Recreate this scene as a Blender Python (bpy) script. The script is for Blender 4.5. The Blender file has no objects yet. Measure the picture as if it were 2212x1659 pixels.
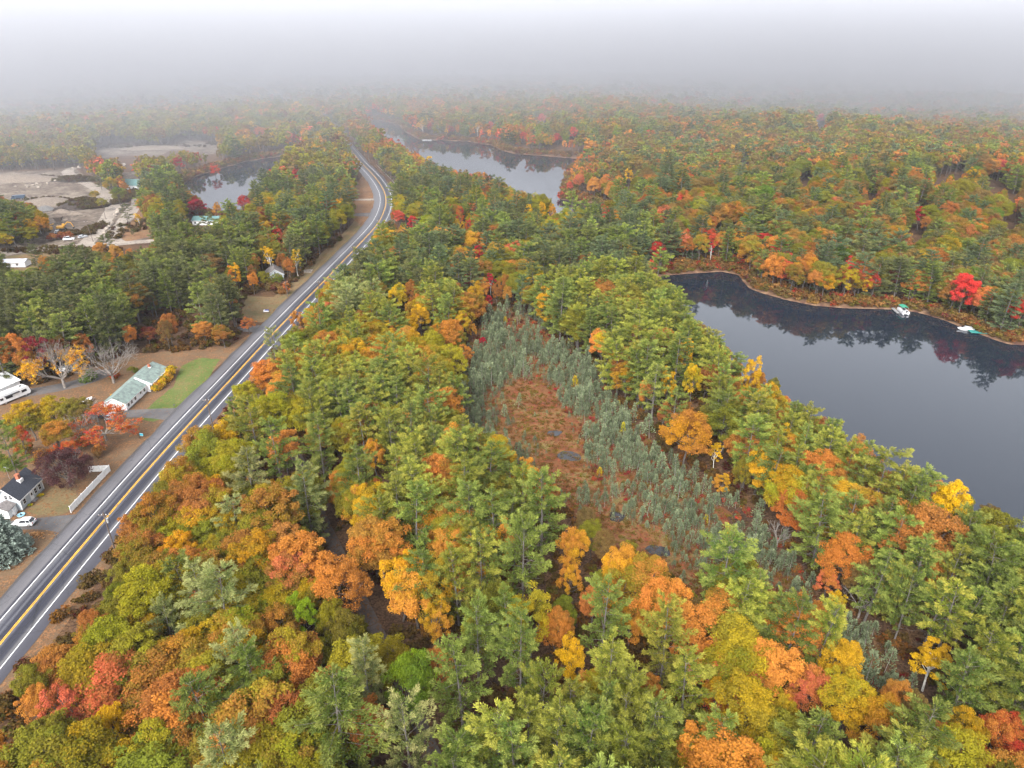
import bpy, bmesh, math, random
import numpy as np
from mathutils import Vector, Matrix, geometry

# ------------------------------------------------------------------ camera, sky, sun, exposure
scene = bpy.context.scene
COL = scene.collection
R_ = math.radians
CAM_H, PITCH = 101.0, R_(26.5)
cam_data = bpy.data.cameras.new('camera')
cam_data.sensor_width = 36.0
cam_data.lens = 36.0 * 1752.0 / 2500.0
cam_data.clip_start = 0.5
cam_data.clip_end = 20000
cam = bpy.data.objects.new('camera', cam_data)
cam.location = (0, 0, CAM_H)
cam.rotation_euler = (math.pi / 2 - PITCH, 0, 0)
COL.objects.link(cam)
scene.camera = cam

SUN_EL, SUN_AZ = 42.0, 200.0           # degrees; azimuth clockwise from +Y (behind the camera, a little left)
world = bpy.data.worlds.new('World')
scene.world = world
world.use_nodes = True
wn = world.node_tree
wn.nodes.clear()
sky_tex = wn.nodes.new('ShaderNodeTexSky')
sky_tex.sky_type = 'NISHITA'
sky_tex.sun_disc = False
sky_tex.sun_elevation = R_(SUN_EL)
sky_tex.sun_rotation = R_(SUN_AZ)
sky_tex.air_density = 1.0
sky_tex.dust_density = 4.0
sky_tex.ozone_density = 1.0
hsv = wn.nodes.new('ShaderNodeHueSaturation')
hsv.inputs['Saturation'].default_value = 0.24
hsv.inputs['Value'].default_value = 1.0
bg = wn.nodes.new('ShaderNodeBackground')
bg.inputs['Strength'].default_value = 0.15
wo = wn.nodes.new('ShaderNodeOutputWorld')
wn.links.new(sky_tex.outputs[0], hsv.inputs['Color'])
wn.links.new(hsv.outputs[0], bg.inputs['Color'])
wn.links.new(bg.outputs[0], wo.inputs['Surface'])

sun_data = bpy.data.lights.new('sun', 'SUN')
sun_data.energy = 0.9
sun_data.angle = R_(24)
sun_data.color = (1.0, 0.965, 0.91)
sun = bpy.data.objects.new('sun', sun_data)
_el, _az = R_(SUN_EL), R_(SUN_AZ)
_to_sun = Vector((math.sin(_az) * math.cos(_el), math.cos(_az) * math.cos(_el), math.sin(_el)))
sun.rotation_euler = _to_sun.to_track_quat('Z', 'Y').to_euler()
sun.location = (0, -50, 300)
COL.objects.link(sun)

scene.view_settings.view_transform = 'Standard'
scene.view_settings.look = 'None'
scene.view_settings.gamma = 1.0
scene.view_settings.use_curve_mapping = False
scene.view_settings.exposure = 1.85
cy = scene.cycles
cy.max_bounces = 5
cy.diffuse_bounces = 2
cy.glossy_bounces = 2
cy.transmission_bounces = 3
cy.transparent_max_bounces = 4
cy.volume_bounces = 0
cy.caustics_reflective = False
cy.caustics_refractive = False
cy.sample_clamp_indirect = 4.0

HAZE_DENSITY = 0.00010
BANK = ((420.0, 0.0004), (620.0, 0.0012), (860.0, 0.0036))     # where the fog bank begins and the density it adds
HAZE_TOP = 140.0

# ------------------------------------------------------------------ helpers
SEED = 11
rng = np.random.default_rng(SEED)
random.seed(SEED)
FD, CXD, CYD = 1752.0 / 1.13020, 1106.0, 829.5


def at(X, Y, z=0.0):
    """Where a line of sight (in a 2212 x 1659 print of the view) meets the height z."""
    u, v = X - CXD, Y - CYD
    dx, dy, dz = u, FD * math.cos(PITCH) - v * math.sin(PITCH), -(FD * math.sin(PITCH) + v * math.cos(PITCH))
    t = (CAM_H - z) / -dz
    return (dx * t, dy * t)


def atf(x, y, z=0.0):
    return at(x / 1.1302, y / 1.1302, z)


def poly(pts):
    return np.array([at(*p) for p in pts])


def in_poly(P, x, y):
    x = np.asarray(x, float); y = np.asarray(y, float)
    inside = np.zeros(x.shape, bool)
    n = len(P)
    for i in range(n):
        x1, y1 = P[i]; x2, y2 = P[(i + 1) % n]
        c = (y1 > y) != (y2 > y)
        xi = (x2 - x1) * (y - y1) / ((y2 - y1) if y2 != y1 else 1e-9) + x1
        inside ^= c & (x < xi)
    return inside


def line_dist(P, x, y, closed=False):
    x = np.asarray(x, float); y = np.asarray(y, float)
    d = np.full(x.shape, 1e9)
    n = len(P)
    for i in range(n if closed else n - 1):
        ax, ay = P[i]; bx, by = P[(i + 1) % n]
        ex, ey = bx - ax, by - ay
        t = np.clip(((x - ax) * ex + (y - ay) * ey) / (ex * ex + ey * ey + 1e-9), 0, 1)
        d = np.minimum(d, np.hypot(x - ax - t * ex, y - ay - t * ey))
    return d


def smooth_line(P, step=2.0):
    """Catmull-Rom through P, resampled evenly."""
    P = np.asarray(P, float)
    Q = np.vstack([2 * P[0] - P[1], P, 2 * P[-1] - P[-2]])
    out = []
    for i in range(1, len(Q) - 2):
        p0, p1, p2, p3 = Q[i - 1], Q[i], Q[i + 1], Q[i + 2]
        for t in np.linspace(0, 1, 16, endpoint=False):
            out.append(0.5 * ((2 * p1) + (p2 - p0) * t + (2 * p0 - 5 * p1 + 4 * p2 - p3) * t * t + (-p0 + 3 * p1 - 3 * p2 + p3) * t ** 3))
    out.append(P[-1])
    out = np.array(out)
    s = np.concatenate([[0], np.cumsum(np.hypot(*np.diff(out, axis=0).T))])
    u = np.arange(0, s[-1], step)
    return np.stack([np.interp(u, s, out[:, 0]), np.interp(u, s, out[:, 1])], 1)


def vnoise(x, y, scale, seed=0):
    """Smooth value noise in 0..1."""
    x = np.asarray(x, float) / scale; y = np.asarray(y, float) / scale
    xi, yi = np.floor(x).astype(int), np.floor(y).astype(int)
    fx, fy = x - xi, y - yi
    fx, fy = fx * fx * (3 - 2 * fx), fy * fy * (3 - 2 * fy)

    def h(a, b):
        n = (a * 374761393 + b * 668265263 + seed * 974634777) & 0xffffffff
        n = ((n ^ (n >> 13)) * 1274126177) & 0xffffffff
        return ((n ^ (n >> 16)) & 0xffff) / 65535.0
    return (h(xi, yi) * (1 - fx) + h(xi + 1, yi) * fx) * (1 - fy) + (h(xi, yi + 1) * (1 - fx) + h(xi + 1, yi + 1) * fx) * fy


def lin(c):
    return tuple(((v / 255.0) / 12.92 if v / 255.0 <= 0.04045 else (((v / 255.0) + 0.055) / 1.055) ** 2.4) for v in c)


def mesh_np(name, verts, faces, mats=(), mat_idx=None, attrs=None, smooth=False):
    """faces: (n,4) or (n,3) int array."""
    me = bpy.data.meshes.new(name)
    verts = np.asarray(verts, np.float32); faces = np.asarray(faces, np.int32)
    k = faces.shape[1]
    me.vertices.add(len(verts)); me.vertices.foreach_set('co', verts.ravel())
    me.loops.add(faces.size); me.loops.foreach_set('vertex_index', faces.ravel())
    me.polygons.add(len(faces))
    me.polygons.foreach_set('loop_start', np.arange(len(faces), dtype=np.int32) * k)
    for m in mats:
        me.materials.append(m)
    if mat_idx is not None:
        me.polygons.foreach_set('material_index', np.asarray(mat_idx, np.int32))
    if smooth:
        me.polygons.foreach_set('use_smooth', np.ones(len(faces), bool))
    for key, (dom, val) in (attrs or {}).items():
        a = me.attributes.new(key, 'FLOAT', dom)
        a.data.foreach_set('value', np.asarray(val, np.float32))
    me.update(calc_edges=True)
    return me


def link(name, data, parent=None, loc=None, rz=0.0):
    o = bpy.data.objects.new(name, data)
    COL.objects.link(o)
    if parent is not None:
        o.parent = parent
    if loc is not None:
        o.location = loc
    if rz:
        o.rotation_euler = (0, 0, rz)
    return o


def tag(o, label=None, cat=None, group=None, kind=None):
    if label: o['label'] = label
    if cat: o['category'] = cat
    if group: o['group'] = group
    if kind: o['kind'] = kind
    return o


def structure(name, me, parent=None):
    o = link(name, me, parent)
    if parent is None:
        o['kind'] = 'structure'
    return o


def thing(name, label, cat, loc=(0, 0, 0), rz=0.0, group=None):
    o = link(name, None, None, loc, rz)
    return tag(o, label, cat, group)


class MB:
    """Collects boxes, tubes, prisms and lofts and links them as one mesh object."""
    def __init__(self):
        self.v, self.f = [], []

    def add(self, verts, faces):
        b = len(self.v)
        self.v.extend([tuple(p) for p in verts]); self.f.extend([tuple(i + b for i in f) for f in faces])
        return self

    def box(self, x0, x1, y0, y1, z0, z1, c=0.0):
        if c > 0:
            pts = [(x0 + c, y0), (x1 - c, y0), (x1, y0 + c), (x1, y1 - c), (x1 - c, y1), (x0 + c, y1), (x0, y1 - c), (x0, y0 + c)]
            ins = [(min(max(px, x0 + c), x1 - c), min(max(py, y0 + c), y1 - c)) for px, py in pts]
            return self.loft([[(p[0], p[1], z0) for p in pts], [(p[0], p[1], z1 - c) for p in pts],
                              [(p[0] * .3 + q[0] * .7, p[1] * .3 + q[1] * .7, z1) for p, q in zip(pts, ins)]])
        v = [(x0, y0, z0), (x1, y0, z0), (x1, y1, z0), (x0, y1, z0), (x0, y0, z1), (x1, y0, z1), (x1, y1, z1), (x0, y1, z1)]
        return self.add(v, [(3, 2, 1, 0), (4, 5, 6, 7), (0, 1, 5, 4), (1, 2, 6, 5), (2, 3, 7, 6), (3, 0, 4, 7)])

    def obox(self, c, ax, ay, az):
        """Box by centre and three half-axis vectors."""
        c, ax, ay, az = map(Vector, (c, ax, ay, az))
        v = [c + sx * ax + sy * ay + sz * az for sz in (-1, 1) for sx, sy in ((-1, -1), (1, -1), (1, 1), (-1, 1))]
        return self.add(v, [(3, 2, 1, 0), (4, 5, 6, 7), (0, 1, 5, 4), (1, 2, 6, 5), (2, 3, 7, 6), (3, 0, 4, 7)])

    def tube(self, p0, p1, r0, r1=None, n=6, caps=True):
        r1 = r0 if r1 is None else r1
        p0, p1 = Vector(p0), Vector(p1)
        d = (p1 - p0)
        if d.length < 1e-6: return self
        d.normalize()
        a = d.orthogonal().normalized(); b = d.cross(a)
        v = []
        for p, r in ((p0, r0), (p1, r1)):
            for i in range(n):
                t = 2 * math.pi * i / n
                v.append(p + a * (r * math.cos(t)) + b * (r * math.sin(t)))
        f = [(i, (i + 1) % n, n + (i + 1) % n, n + i) for i in range(n)]
        if caps:
            f += [tuple(range(n - 1, -1, -1)), tuple(range(n, 2 * n))]
        return self.add(v, f)

    def loft(self, rings, caps=True):
        n = len(rings[0]); v = [p for r in rings for p in r]; f = []
        for k in range(len(rings) - 1):
            for i in range(n):
                f.append((k * n + i, k * n + (i + 1) % n, (k + 1) * n + (i + 1) % n, (k + 1) * n + i))
        if caps:
            f += [tuple(range(n - 1, -1, -1)), tuple(range((len(rings) - 1) * n, len(rings) * n))]
        return self.add(v, f)

    def prism(self, pts, axis, a, b):
        """Polygon pts (2D) extruded along axis ('x': pts are (y,z); 'y': (x,z); 'z': (x,y))."""
        def P(p, t):
            return (t, p[0], p[1]) if axis == 'x' else (p[0], t, p[1]) if axis == 'y' else (p[0], p[1], t)
        return self.loft([[P(p, a) for p in pts], [P(p, b) for p in pts]])

    def mesh(self, name, mat, smooth=False):
        me = bpy.data.meshes.new(name)
        me.from_pydata(self.v, [], self.f)
        bm = bmesh.new(); bm.from_mesh(me)
        bmesh.ops.recalc_face_normals(bm, faces=bm.faces)
        bm.to_mesh(me); bm.free()
        me.materials.append(mat)
        if smooth:
            me.polygons.foreach_set('use_smooth', np.ones(len(me.polygons), bool))
        me.update()
        return me

    def build(self, name, mat, parent=None, smooth=False):
        return link(name, self.mesh(name, mat, smooth), parent)


# ------------------------------------------------------------------ materials
def new_mat(name):
    m = bpy.data.materials.new(name); m.use_nodes = True
    nt = m.node_tree; nt.nodes.clear()
    out = nt.nodes.new('ShaderNodeOutputMaterial')
    return m, nt, out


def _noise(nt, scale, detail=4.0, rough=0.6, vec=None):
    n = nt.nodes.new('ShaderNodeTexNoise')
    n.inputs['Scale'].default_value = scale
    n.inputs['Detail'].default_value = detail
    n.inputs['Roughness'].default_value = rough
    if vec is not None:
        nt.links.new(vec, n.inputs['Vector'])
    return n


def _mix(nt, fac, a, b, mode='MIX'):
    n = nt.nodes.new('ShaderNodeMix'); n.data_type = 'RGBA'; n.blend_type = mode
    for sock, val in ((n.inputs[0], fac), (n.inputs[6], a), (n.inputs[7], b)):
        if hasattr(val, 'links'):
            nt.links.new(val, sock)
        elif isinstance(val, (int, float)):
            sock.default_value = val
        else:
            sock.default_value = (*val, 1.0)
    return n.outputs[2]


def _ramp(nt, fac, stops, interp='LINEAR'):
    r = nt.nodes.new('ShaderNodeValToRGB'); r.color_ramp.interpolation = interp
    el = r.color_ramp.elements
    while len(el) < len(stops): el.new(0.5)
    for e, (p, c) in zip(el, stops):
        e.position = p; e.color = (*c, 1.0) if not isinstance(c, (int, float)) else (c, c, c, 1.0)
    nt.links.new(fac, r.inputs[0])
    return r.outputs[0]


def _coords(nt):
    return nt.nodes.new('ShaderNodeTexCoord').outputs['Object']


def mat(name, c, rough=0.6, spec=0.3, metal=0.0, vary=0.12, scale=2.0, c2=None, bump=0.0):
    """Plain surface with a little uneven wear."""
    m, nt, out = new_mat(name)
    b = nt.nodes.new('ShaderNodeBsdfPrincipled')
    b.inputs['Roughness'].default_value = rough
    b.inputs['Specular IOR Level'].default_value = spec
    b.inputs['Metallic'].default_value = metal
    co = _coords(nt)
    n = _noise(nt, scale, 5.0, 0.65, co)
    c2 = c2 or tuple(v * (1 - 2.2 * vary) for v in c)
    hi = tuple(min(1, v * (1 + vary)) for v in c)
    nt.links.new(_ramp(nt, n.outputs['Fac'], [(0.3, c2), (0.62, hi)]), b.inputs['Base Color'])
    if bump:
        bp = nt.nodes.new('ShaderNodeBump'); bp.inputs['Strength'].default_value = bump; bp.inputs['Distance'].default_value = 0.05
        nt.links.new(n.outputs['Fac'], bp.inputs['Height']); nt.links.new(bp.outputs[0], b.inputs['Normal'])
    nt.links.new(b.outputs[0], out.inputs['Surface'])
    return m


def ground_mat(name, stops, scale=0.12, fine=3.0, fine_amt=0.55, rough=0.95, speck=None, bump=0.3):
    """Patchy ground: broad colour patches, a fine grain and small specks (fallen leaves, stones)."""
    m, nt, out = new_mat(name)
    b = nt.nodes.new('ShaderNodeBsdfPrincipled')
    b.inputs['Roughness'].default_value = rough; b.inputs['Specular IOR Level'].default_value = 0.15
    co = _coords(nt)
    n1 = _noise(nt, scale, 6.0, 0.62, co)
    base = _ramp(nt, n1.outputs['Fac'], stops)
    n2 = _noise(nt, fine, 4.0, 0.7, co)
    g = _ramp(nt, n2.outputs['Fac'], [(0.25, 1 - fine_amt), (0.75, 1 + 0.0)])
    col = _mix(nt, 1.0, base, g, 'MULTIPLY')
    if speck:
        vo = nt.nodes.new('ShaderNodeTexVoronoi'); vo.inputs['Scale'].default_value = speck[0]
        nt.links.new(co, vo.inputs['Vector'])
        sep = nt.nodes.new('ShaderNodeSeparateColor'); nt.links.new(vo.outputs['Color'], sep.inputs[0])
        n3 = _noise(nt, speck[3], 4.0, 0.6, co)
        mm = nt.nodes.new('ShaderNodeMath'); mm.operation = 'MULTIPLY'
        nt.links.new(_ramp(nt, sep.outputs[0], [(speck[2], 0.0), (min(1, speck[2] + .05), 1.0)]), mm.inputs[0])
        nt.links.new(_ramp(nt, n3.outputs['Fac'], [(0.38, 0.0), (0.55, 1.0)]), mm.inputs[1])
        var = _mix(nt, sep.outputs[1], speck[1], tuple(v * 0.45 for v in speck[1]))
        col = _mix(nt, mm.outputs[0], col, var)
    nt.links.new(col, b.inputs['Base Color'])
    bp = nt.nodes.new('ShaderNodeBump'); bp.inputs['Strength'].default_value = bump; bp.inputs['Distance'].default_value = 0.15
    nt.links.new(n2.outputs['Fac'], bp.inputs['Height']); nt.links.new(bp.outputs[0], b.inputs['Normal'])
    nt.links.new(b.outputs[0], out.inputs['Surface'])
    return m


def leaf_mat(name, trans=0.25):
    """Foliage: two tints of the tree, mixed clump by clump, with lighter and darker single leaves."""
    m, nt, out = new_mat(name)
    def att(n, t):
        a = nt.nodes.new('ShaderNodeAttribute'); a.attribute_name = n; a.attribute_type = t; return a
    t1, t2 = att('tint', 'INSTANCER'), att('tint2', 'INSTANCER')
    v, b = att('mixing', 'GEOMETRY'), att('leaf_value', 'GEOMETRY')
    col = _mix(nt, v.outputs['Fac'], t1.outputs['Color'], t2.outputs['Color'])
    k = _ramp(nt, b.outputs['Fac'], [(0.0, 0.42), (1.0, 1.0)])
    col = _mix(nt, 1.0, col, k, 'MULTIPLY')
    d = nt.nodes.new('ShaderNodeBsdfDiffuse'); d.inputs['Roughness'].default_value = 0.4
    t = nt.nodes.new('ShaderNodeBsdfTranslucent')
    nt.links.new(col, d.inputs['Color']); nt.links.new(col, t.inputs['Color'])
    ms = nt.nodes.new('ShaderNodeMixShader'); ms.inputs[0].default_value = trans
    nt.links.new(d.outputs[0], ms.inputs[1]); nt.links.new(t.outputs[0], ms.inputs[2])
    nt.links.new(ms.outputs[0], out.inputs['Surface'])
    return m


M = {}
M['leaf'] = leaf_mat('foliage', 0.28)
M['needle'] = leaf_mat('needles', 0.15)
M['bark'] = mat('bark', (0.10, 0.085, 0.075), 0.95, 0.1, vary=0.3, scale=6, bump=0.4)
M['bark_pale'] = mat('pale_bark', (0.24, 0.22, 0.20), 0.95, 0.1, vary=0.3, scale=6, bump=0.4)
M['bark_birch'] = mat('birch_bark', (0.55, 0.53, 0.49), 0.9, 0.1, vary=0.3, scale=5)
M['twig'] = mat('twigs', (0.20, 0.175, 0.155), 0.95, 0.1, vary=0.25, scale=3)
# ------------------------------------------------------------------ plan of the place (metres; camera stands at 0,0)
ROAD = smooth_line([(-93.6, 40), (-93.6, 70), (-93.5, 104), (-93.2, 129), (-92.6, 155), (-91.4, 180), (-89.6, 210), (-87.9, 240), (-85.6, 275), (-83.2, 305),
                    (-81.2, 335), (-79.0, 365), (-77.2, 395), (-76.9, 415), (-78.0, 437), (-80.6, 462), (-85.2, 488), (-91.5, 513), (-100.5, 543),
                    (-112.0, 577), (-123.5, 609), (-137, 650), (-160, 720), (-184, 790), (-219, 882), (-267, 972), (-330, 1090), (-420, 1260)], 2.0)


def road_x(y):
    return np.interp(y, ROAD[:, 1], ROAD[:, 0])


LANE = smooth_line([at(*p) for p in [(528, 838), (562, 866), (602, 918), (640, 985), (668, 1040), (690, 1110), (715, 1165), (745, 1225), (785, 1310),
                                     (826, 1390), (872, 1480), (915, 1590), (945, 1659), (990, 1800)]], 2.0)
LAKE = poly([(1400, 600), (1432, 591), (1480, 587), (1560, 582), (1600, 590), (1612, 606), (1625, 620), (1650, 629), (1700, 643), (1760, 655), (1830, 661), (1900, 662), (1945, 664),
             (1990, 671), (2050, 689), (2085, 705), (2118, 716), (2150, 728), (2180, 738), (2212, 739), (2300, 735), (2420, 760), (2600, 860), (2700, 1000),
             (2640, 1250), (2500, 1330), (2330, 1290), (2212, 1240), (2100, 1165), (2000, 1105), (1900, 1052), (1800, 990), (1700, 910), (1640, 862),
             (1560, 790), (1480, 722), (1440, 670)])
FAR_LAKE = poly([(785, 262), (797, 256), (830, 260), (862, 268), (880, 285), (905, 299), (960, 302), (1010, 304), (1062, 312), (1082, 322), (1110, 330), (1160, 334), (1230, 339),
                 (1295, 346), (1262, 352), (1232, 362), (1222, 380), (1214, 405), (1212, 428), (1250, 433), (1288, 437), (1310, 455), (1300, 490), (1240, 500), (1185, 470),
                 (1120, 440), (1050, 408), (980, 395), (920, 372), (870, 340), (830, 312), (800, 285)])
POND = poly([(388, 402), (398, 392), (423, 378), (478, 361), (529, 347), (580, 339), (618, 334), (630, 345), (612, 372), (590, 405), (560, 432), (520, 462), (470, 468), (425, 448), (400, 425)])
BOG_OPEN = poly([(1098, 838), (1130, 826), (1170, 835), (1204, 871), (1228, 918), (1246, 954), (1260, 997), (1283, 1044), (1320, 1077), (1370, 1123), (1427, 1159), (1481, 1195), (1540, 1240),
                 (1600, 1300), (1560, 1320), (1480, 1275), (1405, 1235), (1335, 1180), (1290, 1140), (1240, 1095), (1190, 1058), (1150, 1010), (1128, 975), (1075, 955), (1040, 915), (1055, 880)])
BOG = poly([(1055, 690), (1100, 672), (1150, 690), (1210, 745), (1290, 805), (1335, 870), (1385, 930), (1450, 990), (1510, 1050), (1600, 1100), (1690, 1180), (1790, 1290), (1900, 1390),
            (1985, 1475), (2030, 1560), (1990, 1600), (1900, 1560), (1760, 1480), (1650, 1400), (1560, 1330), (1450, 1260), (1330, 1190), (1230, 1110), (1130, 1060), (1050, 1030),
            (1005, 960), (995, 860), (1000, 780), (1025, 720)])
YARD = np.array([(-340, 40), (-105, 40), (-99, 70), (-98, 140), (-95, 200), (-91, 240), (-88, 262), (-95, 262)] + [at(*p) for p in [(556, 706), (540, 722), (500, 747), (420, 757), (280, 768), (200, 795), (100, 832), (0, 842), (-200, 850)]])
LAWN_CUT = poly([(512, 695), (524, 660), (532, 637), (612, 640), (650, 648), (640, 672), (600, 700), (555, 708)])
FIELD = poly([(762, 472), (757, 440), (770, 398), (788, 372), (812, 392), (830, 425), (832, 452), (812, 476), (785, 492)])
QUARRY = poly([(-140, 372), (0, 372), (60, 370), (116, 367), (157, 360), (200, 392), (240, 418), (290, 442), (320, 478), (326, 512), (294, 528), (170, 534), (68, 548), (0, 556), (-140, 570)])
SAND = poly([(196, 332), (220, 318), (262, 312), (300, 318), (340, 325), (372, 315), (400, 303), (475, 310), (472, 330), (440, 334), (400, 324), (372, 326), (340, 338), (280, 336), (215, 342)])
GREEN_HOUSE_YARD = poly([(262, 372), (296, 372), (304, 408), (290, 420), (268, 412)])
LONG_YARD = poly([(396, 500), (410, 484), (500, 480), (505, 505), (470, 520), (400, 520)])
LEFT_YARD = poly([(-60, 552), (0, 552), (110, 545), (180, 540), (178, 575), (110, 592), (-60, 612)])
GRAVEL_ROAD = smooth_line([at(*p) for p in [(-120, 566), (0, 550), (68, 540), (154, 532), (239, 528), (294, 523), (358, 519), (420, 516)]], 3.0)
SIDE_TRACK = smooth_line([at(*p) for p in [(291, 445), (268, 478), (243, 503), (244, 518), (262, 527)]], 3.0)
QUARRY_TRACK = smooth_line([at(*p) for p in [(160, 362), (146, 372), (170, 388), (212, 408), (236, 428), (246, 444), (232, 470), (205, 505), (182, 530)]], 3.0)


def sdf(P, x, y):
    d = line_dist(P, x, y, True)
    return np.where(in_poly(P, x, y), -d, d)


RIDGE = np.array([at(1330, 690), at(1480, 830), at(1700, 1010), at(1950, 1200), at(2200, 1400)])


def height(x, y):
    x = np.asarray(x, float); y = np.asarray(y, float)
    s = np.minimum(np.minimum(sdf(LAKE, x, y), sdf(FAR_LAKE, x, y)), sdf(POND, x, y))
    h = 3.5 * np.exp(-(line_dist(RIDGE, x, y) / 16.0) ** 2)
    far_side = np.clip((x - (35 + 0.0 * y)) / 60, 0, 1) * np.clip((y - 285) / 60, 0, 1) * np.clip(1.4 - y / 1400.0, 0, 1)
    h = h + far_side * (2.0 + 9.0 * vnoise(x, y, 140, 3) + 4.0 * vnoise(x, y, 47, 8))
    shore = np.clip(s / 22.0, 0, 1)
    h = h * shore + (np.clip(s, 0, 4) - 4) * 0.10
    return np.where(s < 0, np.maximum(s * 0.28 - 0.4, -3.0), h), s


def hz(x, y):
    return float(height(np.array([x]), np.array([y]))[0][0])


# ------------------------------------------------------------------ materials of the setting
M['litter'] = None
def make_ground_material():
    m, nt, out = new_mat('forest_floor')
    b = nt.nodes.new('ShaderNodeBsdfPrincipled'); b.inputs['Roughness'].default_value = 1.0; b.inputs['Specular IOR Level'].default_value = 0.1
    co = _coords(nt)
    n1 = _noise(nt, 0.10, 6.0, 0.6, co)
    base = _ramp(nt, n1.outputs['Fac'], [(0.3, (0.045, 0.028, 0.020)), (0.5, (0.080, 0.045, 0.026)), (0.68, (0.11, 0.062, 0.030))])
    vo = nt.nodes.new('ShaderNodeTexVoronoi'); vo.inputs['Scale'].default_value = 3.2
    nt.links.new(co, vo.inputs['Vector'])
    sep = nt.nodes.new('ShaderNodeSeparateColor'); nt.links.new(vo.outputs['Color'], sep.inputs[0])
    base = _mix(nt, 1.0, base, _ramp(nt, sep.outputs[0], [(0.0, 0.5), (1.0, 1.35)]), 'MULTIPLY')
    sh = nt.nodes.new('ShaderNodeAttribute'); sh.attribute_name = 'shore'
    n2 = _noise(nt, 0.35, 4.0, 0.6, co)
    sand = _ramp(nt, n2.outputs['Fac'], [(0.35, (0.07, 0.034, 0.026)), (0.5, (0.13, 0.075, 0.046)), (0.65, (0.22, 0.14, 0.085))])
    col = _mix(nt, sh.outputs['Fac'], base, sand)
    nt.links.new(col, b.inputs['Base Color'])
    nt.links.new(b.outputs[0], out.inputs['Surface'])
    return m


M['litter'] = make_ground_material()
LEAFY = (0.36, 0.17, 0.07)
M['yard'] = ground_mat('leaf_strewn_yard', [(0.3, (0.115, 0.074, 0.044)), (0.5, (0.155, 0.098, 0.056)), (0.7, (0.185, 0.128, 0.075))], 0.09, 2.6, 0.55, speck=(3.6, (0.21, 0.105, 0.048), 0.45, 0.25))
M['lawn'] = ground_mat('mown_lawn', [(0.3, (0.072, 0.110, 0.022)), (0.52, (0.105, 0.140, 0.034)), (0.72, (0.16, 0.150, 0.055))], 0.10, 2.2, 0.5, speck=(3.0, (0.20, 0.12, 0.05), 0.8, 0.2))
M['dry_lawn'] = ground_mat('dry_grass', [(0.3, (0.105, 0.093, 0.037)), (0.5, (0.167, 0.124, 0.062)), (0.7, (0.198, 0.136, 0.074))], 0.10, 2.0, 0.45, speck=(2.6, (0.186, 0.093, 0.037), 0.7, 0.2))
M['brown_field'] = ground_mat('brown_field', [(0.3, (0.130, 0.072, 0.039)), (0.5, (0.195, 0.107, 0.058)), (0.7, (0.182, 0.124, 0.065))], 0.07, 1.2, 0.45, speck=(1.6, (0.234, 0.117, 0.052), 0.6, 0.1))
M['bog'] = ground_mat('bog_moss', [(0.30, (0.070, 0.030, 0.018)), (0.42, (0.165, 0.066, 0.026)), (0.52, (0.21, 0.105, 0.04)), (0.60, (0.20, 0.15, 0.052)), (0.70, (0.10, 0.105, 0.042))], 0.13, 2.6, 0.65, speck=(2.2, (0.19, 0.055, 0.024), 0.5, 0.3), bump=0.8)
M['gravel'] = ground_mat('gravel', [(0.3, (0.20, 0.168, 0.14)), (0.5, (0.27, 0.232, 0.195)), (0.7, (0.34, 0.30, 0.255))], 0.10, 1.6, 0.3, speck=(1.3, (0.15, 0.12, 0.10), 0.75, 0.08))
M['sand'] = ground_mat('sandy_ground', [(0.32, (0.085, 0.062, 0.047)), (0.47, (0.155, 0.122, 0.094)), (0.62, (0.24, 0.20, 0.155))], 0.07, 0.5, 0.5, speck=(0.6, (0.08, 0.057, 0.045), 0.55, 0.06))
M['dirt_lane'] = ground_mat('lane_surface', [(0.3, (0.07, 0.055, 0.05)), (0.5, (0.105, 0.088, 0.08)), (0.7, (0.14, 0.12, 0.11))], 0.3, 3.0, 0.4, speck=(3.0, (0.15, 0.075, 0.035), 0.55, 0.4))
M['drive'] = ground_mat('old_asphalt', [(0.3, (0.081, 0.077, 0.081)), (0.5, (0.112, 0.107, 0.108)), (0.7, (0.143, 0.133, 0.130))], 0.22, 4.0, 0.3, speck=(4.0, (0.186, 0.105, 0.056), 0.88, 0.4), rough=0.8)


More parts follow.
